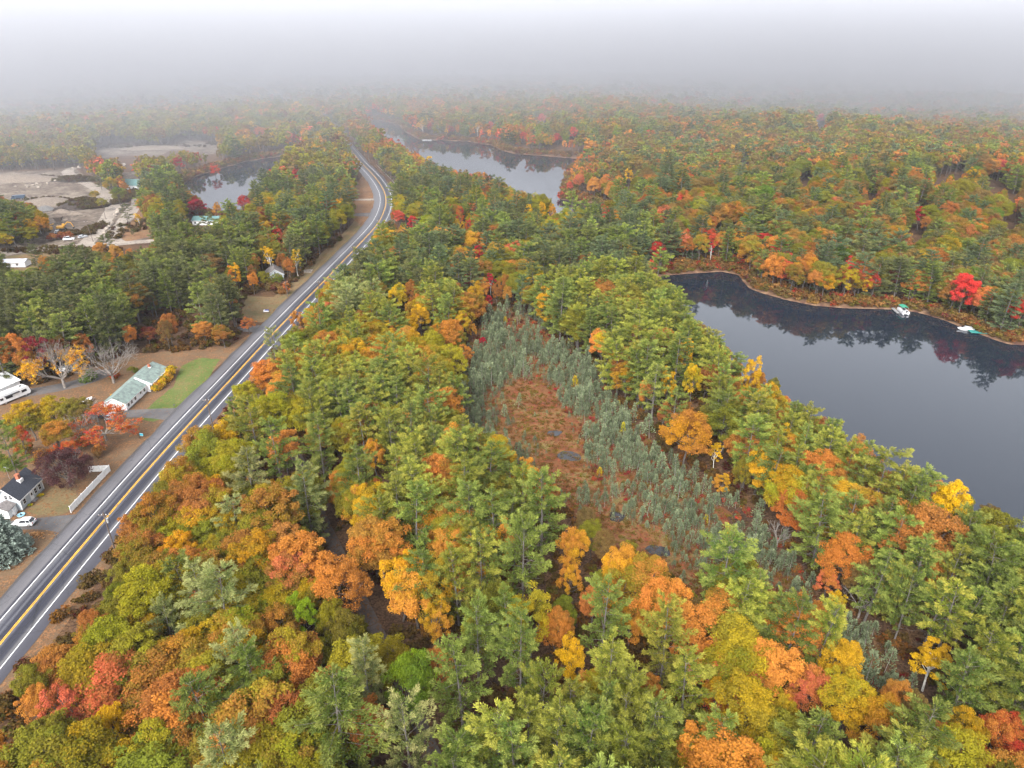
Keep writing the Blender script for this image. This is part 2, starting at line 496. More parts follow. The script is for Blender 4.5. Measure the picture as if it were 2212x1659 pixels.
def make_asphalt():
    m, nt, out = new_mat('highway_asphalt')
    b = nt.nodes.new('ShaderNodeBsdfPrincipled')
    a = nt.nodes.new('ShaderNodeAttribute'); a.attribute_name = 'lateral'
    co = _coords(nt)
    mp = nt.nodes.new('ShaderNodeMapping'); mp.inputs['Scale'].default_value = (0.9, 0.035, 0.9)
    nt.links.new(co, mp.inputs['Vector'])
    wob = _noise(nt, 1.0, 4.0, 0.6, mp.outputs[0])
    sh = nt.nodes.new('ShaderNodeMath'); sh.operation = 'MULTIPLY_ADD'
    nt.links.new(wob.outputs['Fac'], sh.inputs[0]); sh.inputs[1].default_value = 0.045
    nt.links.new(a.outputs['Fac'], sh.inputs[2])
    d0, d1, l0, l1 = (0.019, 0.019, 0.030), (0.026, 0.026, 0.037), (0.080, 0.080, 0.092), (0.115, 0.112, 0.116)
    st = [(0.02, (0.06, 0.055, 0.055)), (0.06, (0.09, 0.087, 0.095)), (0.22, (0.12, 0.115, 0.122)), (0.262, d1), (0.31, l1), (0.35, l0), (0.40, d1), (0.435, l0), (0.475, d0), (0.515, d0),
          (0.56, d1), (0.60, l0), (0.635, d0), (0.70, d0), (0.755, d1), (0.80, (0.10, 0.097, 0.10)), (0.86, (0.06, 0.058, 0.07)), (0.95, (0.042, 0.04, 0.05))]
    sub = nt.nodes.new('ShaderNodeMath'); sub.operation = 'SUBTRACT'; nt.links.new(sh.outputs[0], sub.inputs[0]); sub.inputs[1].default_value = 0.0225
    col = _ramp(nt, sub.outputs[0], st)
    g = _noise(nt, 6.0, 3.0, 0.7, co)
    col = _mix(nt, 1.0, col, _ramp(nt, g.outputs['Fac'], [(0.2, 0.75), (0.8, 1.15)]), 'MULTIPLY')
    n3 = _noise(nt, 0.05, 4.0, 0.6, co)
    col = _mix(nt, 1.0, col, _ramp(nt, n3.outputs['Fac'], [(0.3, 0.8), (0.7, 1.15)]), 'MULTIPLY')
    for sc_, wd_, dk_ in ((0.11, 0.006, 0.45), (0.035, 0.003, 0.55)):
        vo = nt.nodes.new('ShaderNodeTexVoronoi'); vo.feature = 'DISTANCE_TO_EDGE'; vo.inputs['Scale'].default_value = sc_
        mp2 = nt.nodes.new('ShaderNodeMapping'); mp2.inputs['Scale'].default_value = (0.7, 1.0, 1.0)
        wv = _noise(nt, 0.5, 3.0, 0.6, co); ad = nt.nodes.new('ShaderNodeVectorMath'); ad.operation = 'MULTIPLY_ADD'
        nt.links.new(wv.outputs['Color'], ad.inputs[0]); ad.inputs[1].default_value = (1.6, 1.6, 0); nt.links.new(co, ad.inputs[2])
        nt.links.new(ad.outputs[0], mp2.inputs['Vector']); nt.links.new(mp2.outputs[0], vo.inputs['Vector'])
        col = _mix(nt, 1.0, col, _ramp(nt, vo.outputs['Distance'], [(0.0, dk_), (wd_, 1.0)]), 'MULTIPLY')
    nt.links.new(col, b.inputs['Base Color'])
    lum = nt.nodes.new('ShaderNodeRGBToBW'); nt.links.new(col, lum.inputs[0])
    nt.links.new(_ramp(nt, lum.outputs[0], [(0.04, 0.42), (0.16, 0.72)]), b.inputs['Roughness'])
    b.inputs['Specular IOR Level'].default_value = 0.4
    nt.links.new(b.outputs[0], out.inputs['Surface'])
    return m


M['asphalt'] = make_asphalt()
M['white_line'] = mat('white_road_paint', (0.72, 0.72, 0.72), 0.6, 0.2, vary=0.15, scale=0.7)
M['yellow_line'] = mat('yellow_road_paint', (0.72, 0.38, 0.03), 0.6, 0.2, vary=0.15, scale=0.7)


def make_water(name, base):
    m, nt, out = new_mat(name)
    b = nt.nodes.new('ShaderNodeBsdfPrincipled')
    b.inputs['Base Color'].default_value = (*base, 1)
    b.inputs['Roughness'].default_value = 0.035
    b.inputs['IOR'].default_value = 1.5
    co = _coords(nt)
    mp = nt.nodes.new('ShaderNodeMapping'); mp.inputs['Scale'].default_value = (1.0, 0.5, 1.0)
    nt.links.new(co, mp.inputs['Vector'])
    n = _noise(nt, 0.7, 3.0, 0.55, mp.outputs[0])
    bp = nt.nodes.new('ShaderNodeBump'); bp.inputs['Strength'].default_value = 0.018; bp.inputs['Distance'].default_value = 0.4
    nt.links.new(n.outputs['Fac'], bp.inputs['Height']); nt.links.new(bp.outputs[0], b.inputs['Normal'])
    nt.links.new(b.outputs[0], out.inputs['Surface'])
    return m


M['water'] = make_water('lake_water', (0.009, 0.013, 0.021))
M['pool_water'] = make_water('pool_water', (0.022, 0.021, 0.022))

# ------------------------------------------------------------------ ground, one sheet to the horizon
def grid_lines(a, b, s0, grow, centre=0.0):
    """Lines from centre outwards whose spacing grows."""
    out = [centre]
    s = s0
    while out[-1] < b:
        out.append(out[-1] + s); s *= grow
    lo = [centre]; s = s0
    while lo[-1] > a:
        lo.append(lo[-1] - s); s *= grow
    return np.array(sorted(set(lo + out)))


ys = [20.0]
while ys[-1] < 6500:
    ys.append(ys[-1] + max(1.7, ys[-1] * 0.0085) if ys[-1] < 1600 else ys[-1] * 1.12)
ys = np.array([-5000, -2000, -600, -150, -40] + ys)
xs_ = np.concatenate([np.arange(-230, 260, 2.6), grid_lines(0, 5200, 3.5, 1.028) + 260, -(grid_lines(0, 5200, 3.5, 1.028) + 232.5)])
xs_ = np.array(sorted(set(np.round(xs_[(xs_ > -5600) & (xs_ < 5600)], 3))))
gx, gy = np.meshgrid(xs_, ys)
gh, gs = height(gx.ravel(), gy.ravel())
nx, ny = len(xs_), len(ys)
ii = (np.arange(ny - 1)[:, None] * nx + np.arange(nx - 1)[None, :]).ravel()
gf = np.stack([ii, ii + 1, ii + nx + 1, ii + nx], 1)
shore_w = 0.5 + 1.8 * vnoise(gx.ravel(), gy.ravel(), 12, 5)
ground_me = mesh_np('ground', np.stack([gx.ravel(), gy.ravel(), gh], 1), gf, [M['litter']],
                    attrs={'shore': ('POINT', np.clip(1.15 - gs / shore_w, 0, 1) * (gs > -25))}, smooth=True)
structure('ground', ground_me)


def sheet(P, z, step, noise_amt=0.0, noise_scale=4.0, bumps=None, follow=False):
    """A sheet over polygon P with an uneven edge; returns verts and triangles."""
    P = np.asarray(P)
    edge = []
    for i in range(len(P)):
        a, b = P[i], P[(i + 1) % len(P)]
        n = max(1, int(np.hypot(*(b - a)) / step))
        for k in range(n):
            edge.append(a + (b - a) * k / n)
    edge = np.array(edge)
    if noise_amt:
        c = P.mean(0)
        d = edge - c; L = np.hypot(d[:, 0], d[:, 1])[:, None] + 1e-6
        w = (vnoise(edge[:, 0], edge[:, 1], noise_scale, 17) - 0.5)[:, None] * 2 * noise_amt
        edge = edge + d / L * w
    x0, y0 = edge.min(0); x1, y1 = edge.max(0)
    qx, qy = np.meshgrid(np.arange(x0, x1, step), np.arange(y0, y1, step))
    qx = qx.ravel() + (rng.random(qx.size) - .5) * step * .5; qy = qy.ravel() + (rng.random(qy.size) - .5) * step * .5
    keep = in_poly(edge, qx, qy) & (line_dist(edge, qx, qy, True) > step * 0.35)
    pts = [Vector(p) for p in edge] + [Vector((a, b)) for a, b in zip(qx[keep], qy[keep])]
    r = geometry.delaunay_2d_cdt(pts, [], [list(range(len(edge)))], 1, 1e-4)
    vs = np.array([(v.x, v.y) for v in r[0]]); fs = np.array([f for f in r[2] if len(f) == 3])
    zz = np.full(len(vs), z)
    if follow:
        zz = zz + height(vs[:, 0], vs[:, 1])[0]
    if bumps is not None:
        zz = zz + bumps(vs[:, 0], vs[:, 1])
    return np.column_stack([vs, zz]), fs


def sheet_obj(name, P, z, material, step=2.0, noise_amt=0.6, noise_scale=4.0, bumps=None, follow=False):
    v, f = sheet(P, z, step, noise_amt, noise_scale, bumps, follow)
    return structure(name, mesh_np(name, v, f, [material], smooth=True))


def ribbon(line, offs, z, y_attr=False):
    """Strip along a line with lateral columns at offsets offs (metres to the right)."""
    d = np.gradient(line, axis=0); d /= np.hypot(d[:, 0], d[:, 1])[:, None]
    nrm = np.column_stack([d[:, 1], -d[:, 0]])
    n, k = len(line), len(offs)
    v = np.zeros((n, k, 3))
    for j, o in enumerate(offs):
        o = np.asarray(o) * np.ones(n)
        v[:, j, :2] = line + nrm * o[:, None]
    v[:, :, 2] = z
    i = (np.arange(n - 1)[:, None] * k + np.arange(k - 1)[None, :]).ravel()
    return v.reshape(-1, 3), np.stack([i, i + 1, i + k + 1, i + k], 1)


# water surfaces
for nm, P in (('lake_water', LAKE), ('lake_water', FAR_LAKE), ('pond_water', POND)):
    v, f = sheet(P, -0.70, 12.0)
    structure(nm, mesh_np(nm, v, f, [M['water']]))

# yards, fields, quarry floor
sheet_obj('yard_ground', np.array([(-240, 46), (-100.5, 46), (-100.2, 140), (-99.2, 180), (-96.6, 225), (-93.5, 262)] + [at(*p) for p in [(540, 722), (500, 745), (420, 755), (280, 766), (200, 790), (100, 828), (0, 838), (-150, 846)]]), 0.012, M['yard'], 3.0, 0.8, 5)
sheet_obj('lawn', poly([(296, 905), (330, 872), (372, 838), (392, 792), (428, 774), (476, 776), (452, 815), (400, 878), (376, 898), (330, 912)]), 0.020, M['lawn'], 1.2, 0.9, 3)
sheet_obj('lawn', np.array([(-112.6, 136.4), (-109.5, 135.2), (-105.5, 134.6), (-103.2, 136), (-103.4, 141), (-106.5, 145.5), (-111, 147), (-113.2, 146)]), 0.022, M['dry_lawn'], 1.0, 0.7, 2.5)
sheet_obj('lawn', np.array([(-118, 116), (-112, 116), (-108.0, 112), (-107, 104), (-110, 96), (-120, 92), (-126, 110)]), 0.021, M['dry_lawn'], 1.2, 0.7, 2.5)
sheet_obj('lawn', poly([(516, 690), (526, 662), (533, 640), (608, 641), (642, 652), (624, 672), (590, 692), (560, 697)]), 0.020, M['dry_lawn'], 1.6, 0.5, 3)
sheet_obj('brown_field', FIELD, 0.015, M['brown_field'], 3.0, 1.0, 8)
sheet_obj('roadside_grass', np.vstack([ROAD[(ROAD[:, 1] > 262) & (ROAD[:, 1] < 420)] + [-5.6, 0], (ROAD[(ROAD[:, 1] > 262) & (ROAD[:, 1] < 420)] + [-14.5, 0])[::-1]]), 0.010, M['dry_lawn'], 2.5, 0.0)
sheet_obj('roadside_grass', np.vstack([ROAD[(ROAD[:, 1] > 60) & (ROAD[:, 1] < 460)] + [9.4, 0], (ROAD[(ROAD[:, 1] > 60) & (ROAD[:, 1] < 460)] + [4.9, 0])[::-1]]), 0.010, M['yard'], 2.5, 0.0)
sheet_obj('quarry_ground', QUARRY, 0.015, M['sand'], 7.0, 2.0, 14)
sheet_obj('verge_ground', poly([(297, 447), (322, 480), (325, 514), (266, 523), (251, 512), (272, 480)]), 0.021, M['brown_field'], 3.0, 4.0, 9)
sheet_obj('sand_clearing', SAND, 0.015, M['sand'], 7.0, 3.0, 16)
sheet_obj('yard_ground', GREEN_HOUSE_YARD, 0.015, M['sand'], 6.0, 1.0, 10)
sheet_obj('yard_ground', LEFT_YARD, 0.011, M['dry_lawn'], 5.0, 1.0, 10)
sheet_obj('bog_ground', BOG, 0.03, M['bog'], 1.5, 3.0, 7, bumps=lambda x, y: 0.22 * vnoise(x, y, 2.2, 4) + 0.12 * vnoise(x, y, 0.9, 6))
for (X, Y, a, b, rot) in ((1198, 937, 2.2, 1.5, 0.1), (1229, 987, 3.0, 2.4, -0.3), (1333, 1119, 2.0, 1.9, 0.5), (1421, 1192, 2.6, 1.7, -0.4)):
    c = np.array(at(X, Y))
    t = np.linspace(0, 2 * math.pi, 22, endpoint=False)
    rr = 0.8 + 0.4 * rng.random(22); rr = (rr + np.roll(rr, 1)) / 2
    ring = np.stack([np.cos(t) * a * rr, np.sin(t) * b * rr], 1) @ np.array([[math.cos(rot), math.sin(rot)], [-math.sin(rot), math.cos(rot)]]) + c
    v, f = sheet(ring, 0.31, 0.8)
    structure('bog_pool_water', mesh_np('bog_pool_water', v, f, [M['pool_water']]))

# ------------------------------------------------------------------ highway, lane, drives
lat = np.array([-7.6, -7.0, -6.0, -5.0, -4.0, -3.7, -3.0, -2.3, -1.5, -0.9, -0.3, 0, 0.4, 1.0, 1.7, 2.3, 3.0, 3.7, 4.1, 4.7, 5.3, 5.9])
wob_l = .25 - 0.7 * vnoise(ROAD[:, 1], ROAD[:, 1] * 0, 9, 2) - .3 * vnoise(ROAD[:, 1], ROAD[:, 1] * 0, 3, 4); wob_r = -.25 + 0.7 * vnoise(ROAD[:, 1], ROAD[:, 1] * 0, 7, 9) + .3 * vnoise(ROAD[:, 1], ROAD[:, 1] * 0, 2.5, 5)
wide = 1.0 + 0.0 * ROAD[:, 1]
offs = [l + (wob_l if l < -7.3 else wob_r if l > 5.7 else 0) for l in (lat * np.where(lat < -3.7, 1, 1))]
v, f = ribbon(ROAD, offs, 0.045)
highway = structure('highway', mesh_np('highway', v, f, [M['asphalt']], attrs={'lateral': ('POINT', np.tile((lat + 7.6) / 13.5, len(ROAD)))}, smooth=True))
for nm, o, w, mt in (('edge_line', -3.66, 0.085, 'white_line'), ('edge_line', 3.66, 0.085, 'white_line'), ('centre_line', -0.15, 0.075, 'yellow_line'), ('centre_line', 0.15, 0.075, 'yellow_line')):
    v, f = ribbon(ROAD, [o - w, o + w], 0.05)
    structure(nm, mesh_np(nm, v, f, [M[mt]]), highway)
v, f = ribbon(LANE, [-1.4, -0.5, 0.5, 1.4], 0.03)
structure('lane', mesh_np('lane', v, f, [M['dirt_lane']]))
for nm, ln, w, z, mt in (('gravel_road', GRAVEL_ROAD, 3.6, 0.035, 'gravel'), ('gravel_track', SIDE_TRACK, 4.0, 0.030, 'gravel'), ('gravel_track', QUARRY_TRACK, 4.2, 0.026, 'gravel')):
    w = w * (0.85 + 0.3 * vnoise(ln[:, 0], ln[:, 1], 14, 3))
    v, f = ribbon(ln, [-w, -w * .4, w * .4, w], z)
    structure(nm, mesh_np(nm, v, f, [M[mt]]))


def drive(pts, w0, w1, z=0.034, material='drive'):
    ln = smooth_line(pts, 1.0)
    t = np.linspace(0, 1, len(ln)); w = w0 + (w1 - w0) * t ** 3
    v, f = ribbon(ln, [-w, -w * .33, w * .33, w], z)
    structure('driveway', mesh_np('driveway', v, f, [M[material]]))


drive([(-116.5, 129.8), (-112.6, 131.0), (-107, 131.7), (-103, 131.8), (-100.2, 131.6)], 1.9, 3.4)
drive([(-127, 181.8), (-119, 182.6), (-112, 183.2), (-106, 183.4), (-101.5, 183.2), (-97.6, 182.8)], 2.0, 3.8)
drive([(-112, 247.5), (-106, 248), (-99, 248.6), (-94.2, 248.6)], 2.0, 3.6)
drive([(-102, 318), (-97, 319), (-91.2, 319.5)], 1.8, 3.2, material='gravel')
drive([(-118, 427), (-110, 428), (-100, 429), (-90, 430), (-84, 430)], 2.6, 5.4)
drive([(-128, 468), (-112, 470), (-97, 471), (-88.4, 472)], 1.6, 3.0, material='gravel')
drive([(-150, 196), (-140, 201), (-134, 207), (-133, 214)], 3.0, 3.0, 0.03)
drive([(-76, 172), (-80, 172.5), (-85.6, 174)], 2.4, 4.2, 0.03)
drive([at(*p) for p in [(280, 410), (286, 420), (292, 434), (291, 447)]], 2.0, 2.6, material='gravel')
# ------------------------------------------------------------------ tree shapes
M['bark_pine'] = mat('pine_bark', (0.13, 0.115, 0.105), 0.95, 0.1, vary=0.3, scale=6, bump=0.4)
def unit(a):
    return a / (np.linalg.norm(a, axis=-1, keepdims=True) + 1e-9)


def leaf_quads(C, N, S, r, elong=1.0):
    n = len(C)
    T = unit(np.cross(N, r.normal(size=(n, 3)))); B = np.cross(N, T)
    s = S[:, None]
    v = np.stack([C + T * s * elong, C + B * s * .72 + N * s * .22, C - T * s * elong, C - B * s * .72 + N * s * .22], 1).reshape(-1, 3)
    return v


def blades(C, D, L, W, r):
    """Narrow tufts of needles from C along D."""
    n = len(C)
    T = unit(np.cross(D, r.normal(size=(n, 3))))
    L, W = L[:, None], W[:, None]
    return np.stack([C, C + D * L * .6 + T * W, C + D * L, C + D * L * .6 - T * W], 1).reshape(-1, 3)


def quads_mesh(name, V, mixing, value, material):
    f = np.arange(len(V)).reshape(-1, 4)
    return mesh_np(name, V, f, [material], attrs={'mixing': ('FACE', np.clip(mixing, 0, 1)), 'leaf_value': ('FACE', np.clip(value, 0, 1))})


def limb(mb, p0, p1, r0, r1, r, segs=3, bend=0.12, n=5):
    p0, p1 = Vector(p0), Vector(p1)
    L = (p1 - p0).length
    prev, pr = p0, r0
    for k in range(1, segs + 1):
        t = k / segs
        q = p0.lerp(p1, t)
        if k < segs:
            q = q + Vector(r.normal(size=3) * bend * L * 0.35)
        rr = r0 + (r1 - r0) * t
        mb.tube(prev, q, pr, rr, n, caps=False)
        prev, pr = q, rr


def broadleaf(seed, R=4.2, H=14.0, n_clump=34, n_leaf=95, leaf=0.27, base=0.32, bark='bark', sparse=0.0, trunk_r=0.22, droop=0.0):
    r = np.random.default_rng(seed)
    zc, rv = H * (base + 1) / 2, H * (1 - base) / 2
    d = r.normal(size=(n_clump * 3, 3)); d[:, 2] += 0.25
    d = unit(d); d = d[d[:, 2] > -0.62][:n_clump]
    lobes = unit(r.normal(size=(6, 3)) + [0, 0, .2])
    lob = 0.78 + 0.38 * np.clip(d @ lobes.T, 0, 1).max(1) ** 4
    rad = (0.36 + 0.60 * np.sqrt(r.random(len(d)))) * lob
    cl = d * rad[:, None] * [R, R, rv] + [0, 0, zc]
    cl[:, 2] -= droop * (d[:, 0] ** 2 + d[:, 1] ** 2)
    rc = R * (0.13 + 0.12 * r.random(len(d)))
    cv = r.random(len(d)) ** 1.2
    # neighbouring clumps share their colour
    big = unit(r.normal(size=(3, 3)))
    cv = np.clip(0.5 * cv + 0.75 * np.clip(d @ big.T, 0, 1).max(1) ** 2 - 0.12, 0, 1)
    V, mx, va = [], [], []
    for c, q, k, dv in zip(cl, rc, cv, d):
        n = int(n_leaf * (0.7 + 0.6 * r.random()) * (1 - sparse * r.random()))
        e = unit(r.normal(size=(n, 3)) + dv * 0.55 + np.array([0, 0, .30]))
        p = c + e * (q * (0.45 + 0.62 * r.random(n)))[:, None] * [1.08, 1.08, .82]
        nn = unit(e * .6 + [0, 0, .55] + r.normal(size=(n, 3)) * .55)
        V.append(leaf_quads(p, nn, leaf * (0.65 + 0.7 * r.random(n)), r))
        mx.append(k + r.normal(size=n) * 0.13); va.append(np.clip(r.normal(0.62, 0.22, n) + 0.10 * (r.random() - .5), 0, 1))
    crown = quads_mesh('crown', np.concatenate(V), np.concatenate(mx), np.concatenate(va), M['leaf'])
    mb = MB()
    top = Vector((r.normal() * .3, r.normal() * .3, zc * 0.98))
    limb(mb, (0, 0, -0.4), top, trunk_r, trunk_r * .4, r, 4, 0.04, 7)
    for i in r.choice(len(cl), min(11, len(cl)), replace=False):
        t = 0.42 + 0.5 * r.random()
        s = Vector((0, 0, 0)).lerp(top, t)
        limb(mb, s, cl[i], trunk_r * .42, 0.03, r, 3, 0.16, 4)
    return crown, mb.mesh('trunk', M[bark])


def pine(seed, H=21.0, R=4.6, base=0.30, step=0.95, blade=0.62, wid=0.13, dens=1.0, dead=9, lean=0.0, per=5):
    r = np.random.default_rng(seed)
    mb = MB()
    bend = r.normal(size=2) * 0.5
    def axis(z):
        t = z / H
        return np.array([bend[0] * t * t + lean * t, bend[1] * t * t, z])
    zs = [-.4, H * .25, H * .5, H * .75, H * .985]; rs = [.30, .23, .17, .09, .02]
    for a, b, p, q in zip(zs[:-1], zs[1:], rs[:-1], rs[1:]):
        mb.tube(axis(a), axis(b), p * H / 21, q * H / 21, 7, caps=False)
    C, D, mx, va, Ls, Ws = [], [], [], [], [], []
    z = H * base
    ang = r.random() * 6.28
    side = r.random() * 6.28
    while z < H * 0.985:
        t = (z / H - base) / (1 - base)
        prof = (0.55 + 0.6 * t if t < 0.35 else 0.76 * (1 - (t - .35) / .66) ** 0.72 + 0.13)
        nb = 5 if t < .8 else 4
        skip = 0.22 if t < 0.75 else 0.08
        for k in range(nb):
            if r.random() < skip: continue
            ang += 6.283 / nb + r.normal() * .3
            L = R * prof * (0.50 + 0.72 * r.random()) * (1 + 0.18 * math.cos(ang - side))
            rise = (0.05 + 0.16 * r.random()) * (1 + 2.2 * t * t)
            o = axis(z + r.normal() * .25)
            dirh = np.array([math.cos(ang), math.sin(ang), 0]); perp = np.array([-dirh[1], dirh[0], 0])
            end = o + dirh * L + np.array([0, 0, L * rise + .05 * L * L / R])
            mb.tube(o, o + (end - o) * .85, 0.055 * H / 21 * (1 - .6 * t), 0.015, 3, caps=False)
            nt_ = max(3, int(L * 3.6 * dens))
            bv = r.random() * .5
            for j in range(nt_):
                u = 0.30 + 0.70 * (j + r.random()) / nt_
                spread = L * 0.30 * (1.10 - u) * (r.random() * 2 - 1) + r.normal() * 0.12
                p = o + dirh * L * u + perp * spread + np.array([0, 0, L * rise * u + .05 * L * L / R * u * u + r.normal() * .10 + .06])
                out = dirh * (.55 + .5 * u) + perp * np.sign(spread) * .45
                m = per
                dd = unit(out[None] + r.normal(size=(m, 3)) * .42 + [0, 0, .30])
                C.append(np.repeat(p[None], m, 0) + r.normal(size=(m, 3)) * .10); D.append(dd)
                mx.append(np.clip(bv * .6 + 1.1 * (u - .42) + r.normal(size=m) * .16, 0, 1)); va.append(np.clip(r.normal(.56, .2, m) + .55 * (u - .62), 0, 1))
                Ls.append(blade * (0.7 + .6 * r.random(m))); Ws.append(wid * (0.7 + .7 * r.random(m)))
        z += step * (0.75 + 0.5 * r.random()) * (1 - .35 * t)
    tip = axis(H * .97); m = 14
    C.append(np.repeat(tip[None], m, 0) + np.column_stack([r.normal(size=(m, 2)) * .06, np.linspace(-.8, .25, m)])); D.append(unit(r.normal(size=(m, 3)) * .7 + [0, 0, 1.0]))
    mx.append(np.full(m, .7)); va.append(np.full(m, .8)); Ls.append(np.full(m, blade * .8)); Ws.append(np.full(m, wid))
    C, D = np.concatenate(C), np.concatenate(D)
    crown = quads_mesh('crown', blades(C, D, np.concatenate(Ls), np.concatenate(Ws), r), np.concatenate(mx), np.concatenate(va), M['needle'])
    for k in range(dead):                                   # bare dead branches low on the stem
        zz = H * (0.12 + (base + .12) * r.random()); a = r.random() * 6.28; L = R * (.25 + .4 * r.random())
        o = axis(zz); e = o + np.array([math.cos(a) * L, math.sin(a) * L, L * (r.random() * .4 - .25)])
        limb(mb, o, e, .04, .012, r, 2, .2, 3)
    return crown, mb.mesh('trunk', M['bark_pine'])


def bog_spruce(seed, H=4.5, R=0.75):
    r = np.random.default_rng(seed)
    n = 270
    t = r.random(n) ** 0.8
    prof = (1.02 - .88 * t) * (0.55 + .75 * r.random(n)) * (1 + .25 * np.sin(t * 40))
    thin = .10 + .25 * (seed % 3) / 2
    a = r.random(n) * 6.28
    whorl = np.round(t * 13) / 13
    z = H * (thin + (.98 - thin) * (whorl * .6 + t * .4))
    p = np.column_stack([np.cos(a) * R * prof * .75, np.sin(a) * R * prof * .75, z])
    D = unit(np.column_stack([np.cos(a), np.sin(a), .55 + .6 * t + 0 * a]) + r.normal(size=(n, 3)) * .35)
    V = blades(p, D, .26 + .20 * r.random(n), .06 + .04 * r.random(n), r)
    crown = quads_mesh('crown', V, .3 * r.random(n) + .5 * prof - .2 + .3 * (t > .8), np.clip(r.normal(.62, .2, n), 0, 1), M['needle'])
    mb = MB(); mb.tube((0, 0, -.2), (0, 0, H * .97), .055, .01, 4, caps=False)
    return crown, mb.mesh('trunk', M['bark_pale'])


def blue_spruce(seed, H=13.0, R=5.0):
    r = np.random.default_rng(seed)
    C, D, mx, va = [], [], [], []
    mb = MB(); mb.tube((0, 0, -.3), (0, 0, H * .98), .3, .03, 7, caps=False)
    z = .5
    while z < H * .97:
        t = z / H
        nb = int(15 * (1 - t) + 5)
        off = r.random() * 6.28
        for k in range(nb):
            a = off + 6.283 * (k + r.random() * .7) / nb
            L = R * (1 - t) ** .85 * (.85 + .25 * r.random()) + .25
            dh = np.array([math.cos(a), math.sin(a), 0]); pp = np.array([-dh[1], dh[0], 0])
            mb.tube((0, 0, z), tuple(dh * L * .85 + [0, 0, z - .12 * L]), .04, .01, 3, caps=False)
            m = int(L * 15) + 5
            u = .28 + .72 * r.random(m) ** .7
            sp = (r.random(m) * 2 - 1) * .34 * L * (1.08 - u)
            p = dh * (L * u)[:, None] + pp * sp[:, None] + np.column_stack([0 * u, 0 * u, z - .16 * L * u + .24 * L * np.maximum(0, u - .62) + r.normal(size=m) * .05])
            C.append(p); D.append(unit(dh * .9 + pp * (np.sign(sp) * .45)[:, None] + r.normal(size=(m, 3)) * .3 + [0, 0, .34]))
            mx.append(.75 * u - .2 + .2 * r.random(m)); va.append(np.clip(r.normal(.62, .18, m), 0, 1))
        z += .46 * (.8 + .4 * r.random()) * (1 - .3 * t)
    C, D = np.concatenate(C), np.concatenate(D)
    n = len(C)
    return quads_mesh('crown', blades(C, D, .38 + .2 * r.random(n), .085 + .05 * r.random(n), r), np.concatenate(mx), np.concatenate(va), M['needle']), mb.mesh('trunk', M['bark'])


def skeleton(seed, H=10.0, R=5.0, levels=4, n0=7, base=.22, up=.55, r0=.28, fan=0.75):
    """Bare branching; returns the mesh builder and the outer twig tips."""
    r = np.random.default_rng(seed)
    mb = MB(); tips = []
    def grow(p, d, L, rad, lev):
        q = p + d * L
        mid = p + d * L * .5 + r.normal(size=3) * L * .05
        mb.tube(p, mid, rad, rad * .8, 5 if lev < 2 else 3, caps=False); mb.tube(mid, q, rad * .8, rad * .58, 5 if lev < 2 else 3, caps=False)
        if lev >= levels:
            tips.append(q); return
        for k in range(3 if lev < 2 else 3 + (r.random() < .4)):
            nd = unit(d + r.normal(size=3) * .48 + np.array([0, 0, .12]))
            grow(p + (q - p) * (.55 + .45 * r.random()), nd, L * (.55 + .25 * r.random()), max(.016, rad * .55), lev + 1)
    mb.tube((0, 0, -.3), (0, 0, H * base), r0 * 1.2, r0, 8, caps=False)
    for k in range(n0):
        a = 6.283 * (k + r.random() * .6) / n0
        t = fan * (.35 + .75 * r.random())
        d = unit(np.array([math.cos(a) * t, math.sin(a) * t, up + .5 * r.random()]))
        grow(np.array([0, 0, H * base * (.75 + .25 * r.random())]), d, H * .34 * (R / 5) ** .3, r0 * .55, 1)
    return mb, np.array(tips)


def leafy_tips(seed, tips, pick, n_leaf=26, rad=.75, leaf=.22):
    r = np.random.default_rng(seed)
    V, mx, va = [], [], []
    for c in tips[pick]:
        n = int(n_leaf * (.5 + r.random()))
        e = unit(r.normal(size=(n, 3))); p = c + e * (rad * (.3 + .8 * r.random(n)))[:, None] * [1.25, 1.25, .6]
        V.append(leaf_quads(p, unit(e * .4 + [0, 0, .7] + r.normal(size=(n, 3)) * .5), leaf * (.65 + .7 * r.random(n)), r))
        mx.append(r.random() + r.normal(size=n) * .1); va.append(np.clip(r.normal(.65, .2, n), 0, 1))
    return quads_mesh('crown', np.concatenate(V), np.concatenate(mx), np.concatenate(va), M['leaf'])


def bush(seed, R=1.0, H=1.2, n=170, leaf=.17):
    r = np.random.default_rng(seed)
    k = 9
    d = unit(r.normal(size=(k, 3)) + [0, 0, .3]); cl = np.abs(d * [1, 1, 0]) * 0 + d * [R * .6, R * .6, H * .35] + [0, 0, H * .5]
    w = r.integers(0, k, n); e = unit(r.normal(size=(n, 3)) + [0, 0, .35])
    p = cl[w] + e * (R * .45 * (.4 + .7 * r.random(n)))[:, None] * [1, 1, H / R * .7]
    p[:, 2] = np.maximum(p[:, 2], .05)
    cv = r.random(k)
    return quads_mesh('crown', leaf_quads(p, unit(e * .5 + [0, 0, .5] + r.normal(size=(n, 3)) * .5), leaf * (.6 + .8 * r.random(n)), r), cv[w] + r.normal(size=n) * .12, np.clip(r.normal(.6, .22, n), 0, 1), M['leaf'])


def tuft(seed, n=26, L=.45):
    r = np.random.default_rng(seed)
    p = np.column_stack([r.normal(size=(n, 2)) * .22, np.zeros(n)])
    D = unit(np.column_stack([p[:, :2] * 1.6, np.ones(n)]) + r.normal(size=(n, 3)) * .25)
    return quads_mesh('crown', blades(p, D, L * (.6 + .8 * r.random(n)), .05 + .05 * r.random(n), r), r.random(n), np.clip(r.normal(.6, .25, n), 0, 1), M['leaf'])


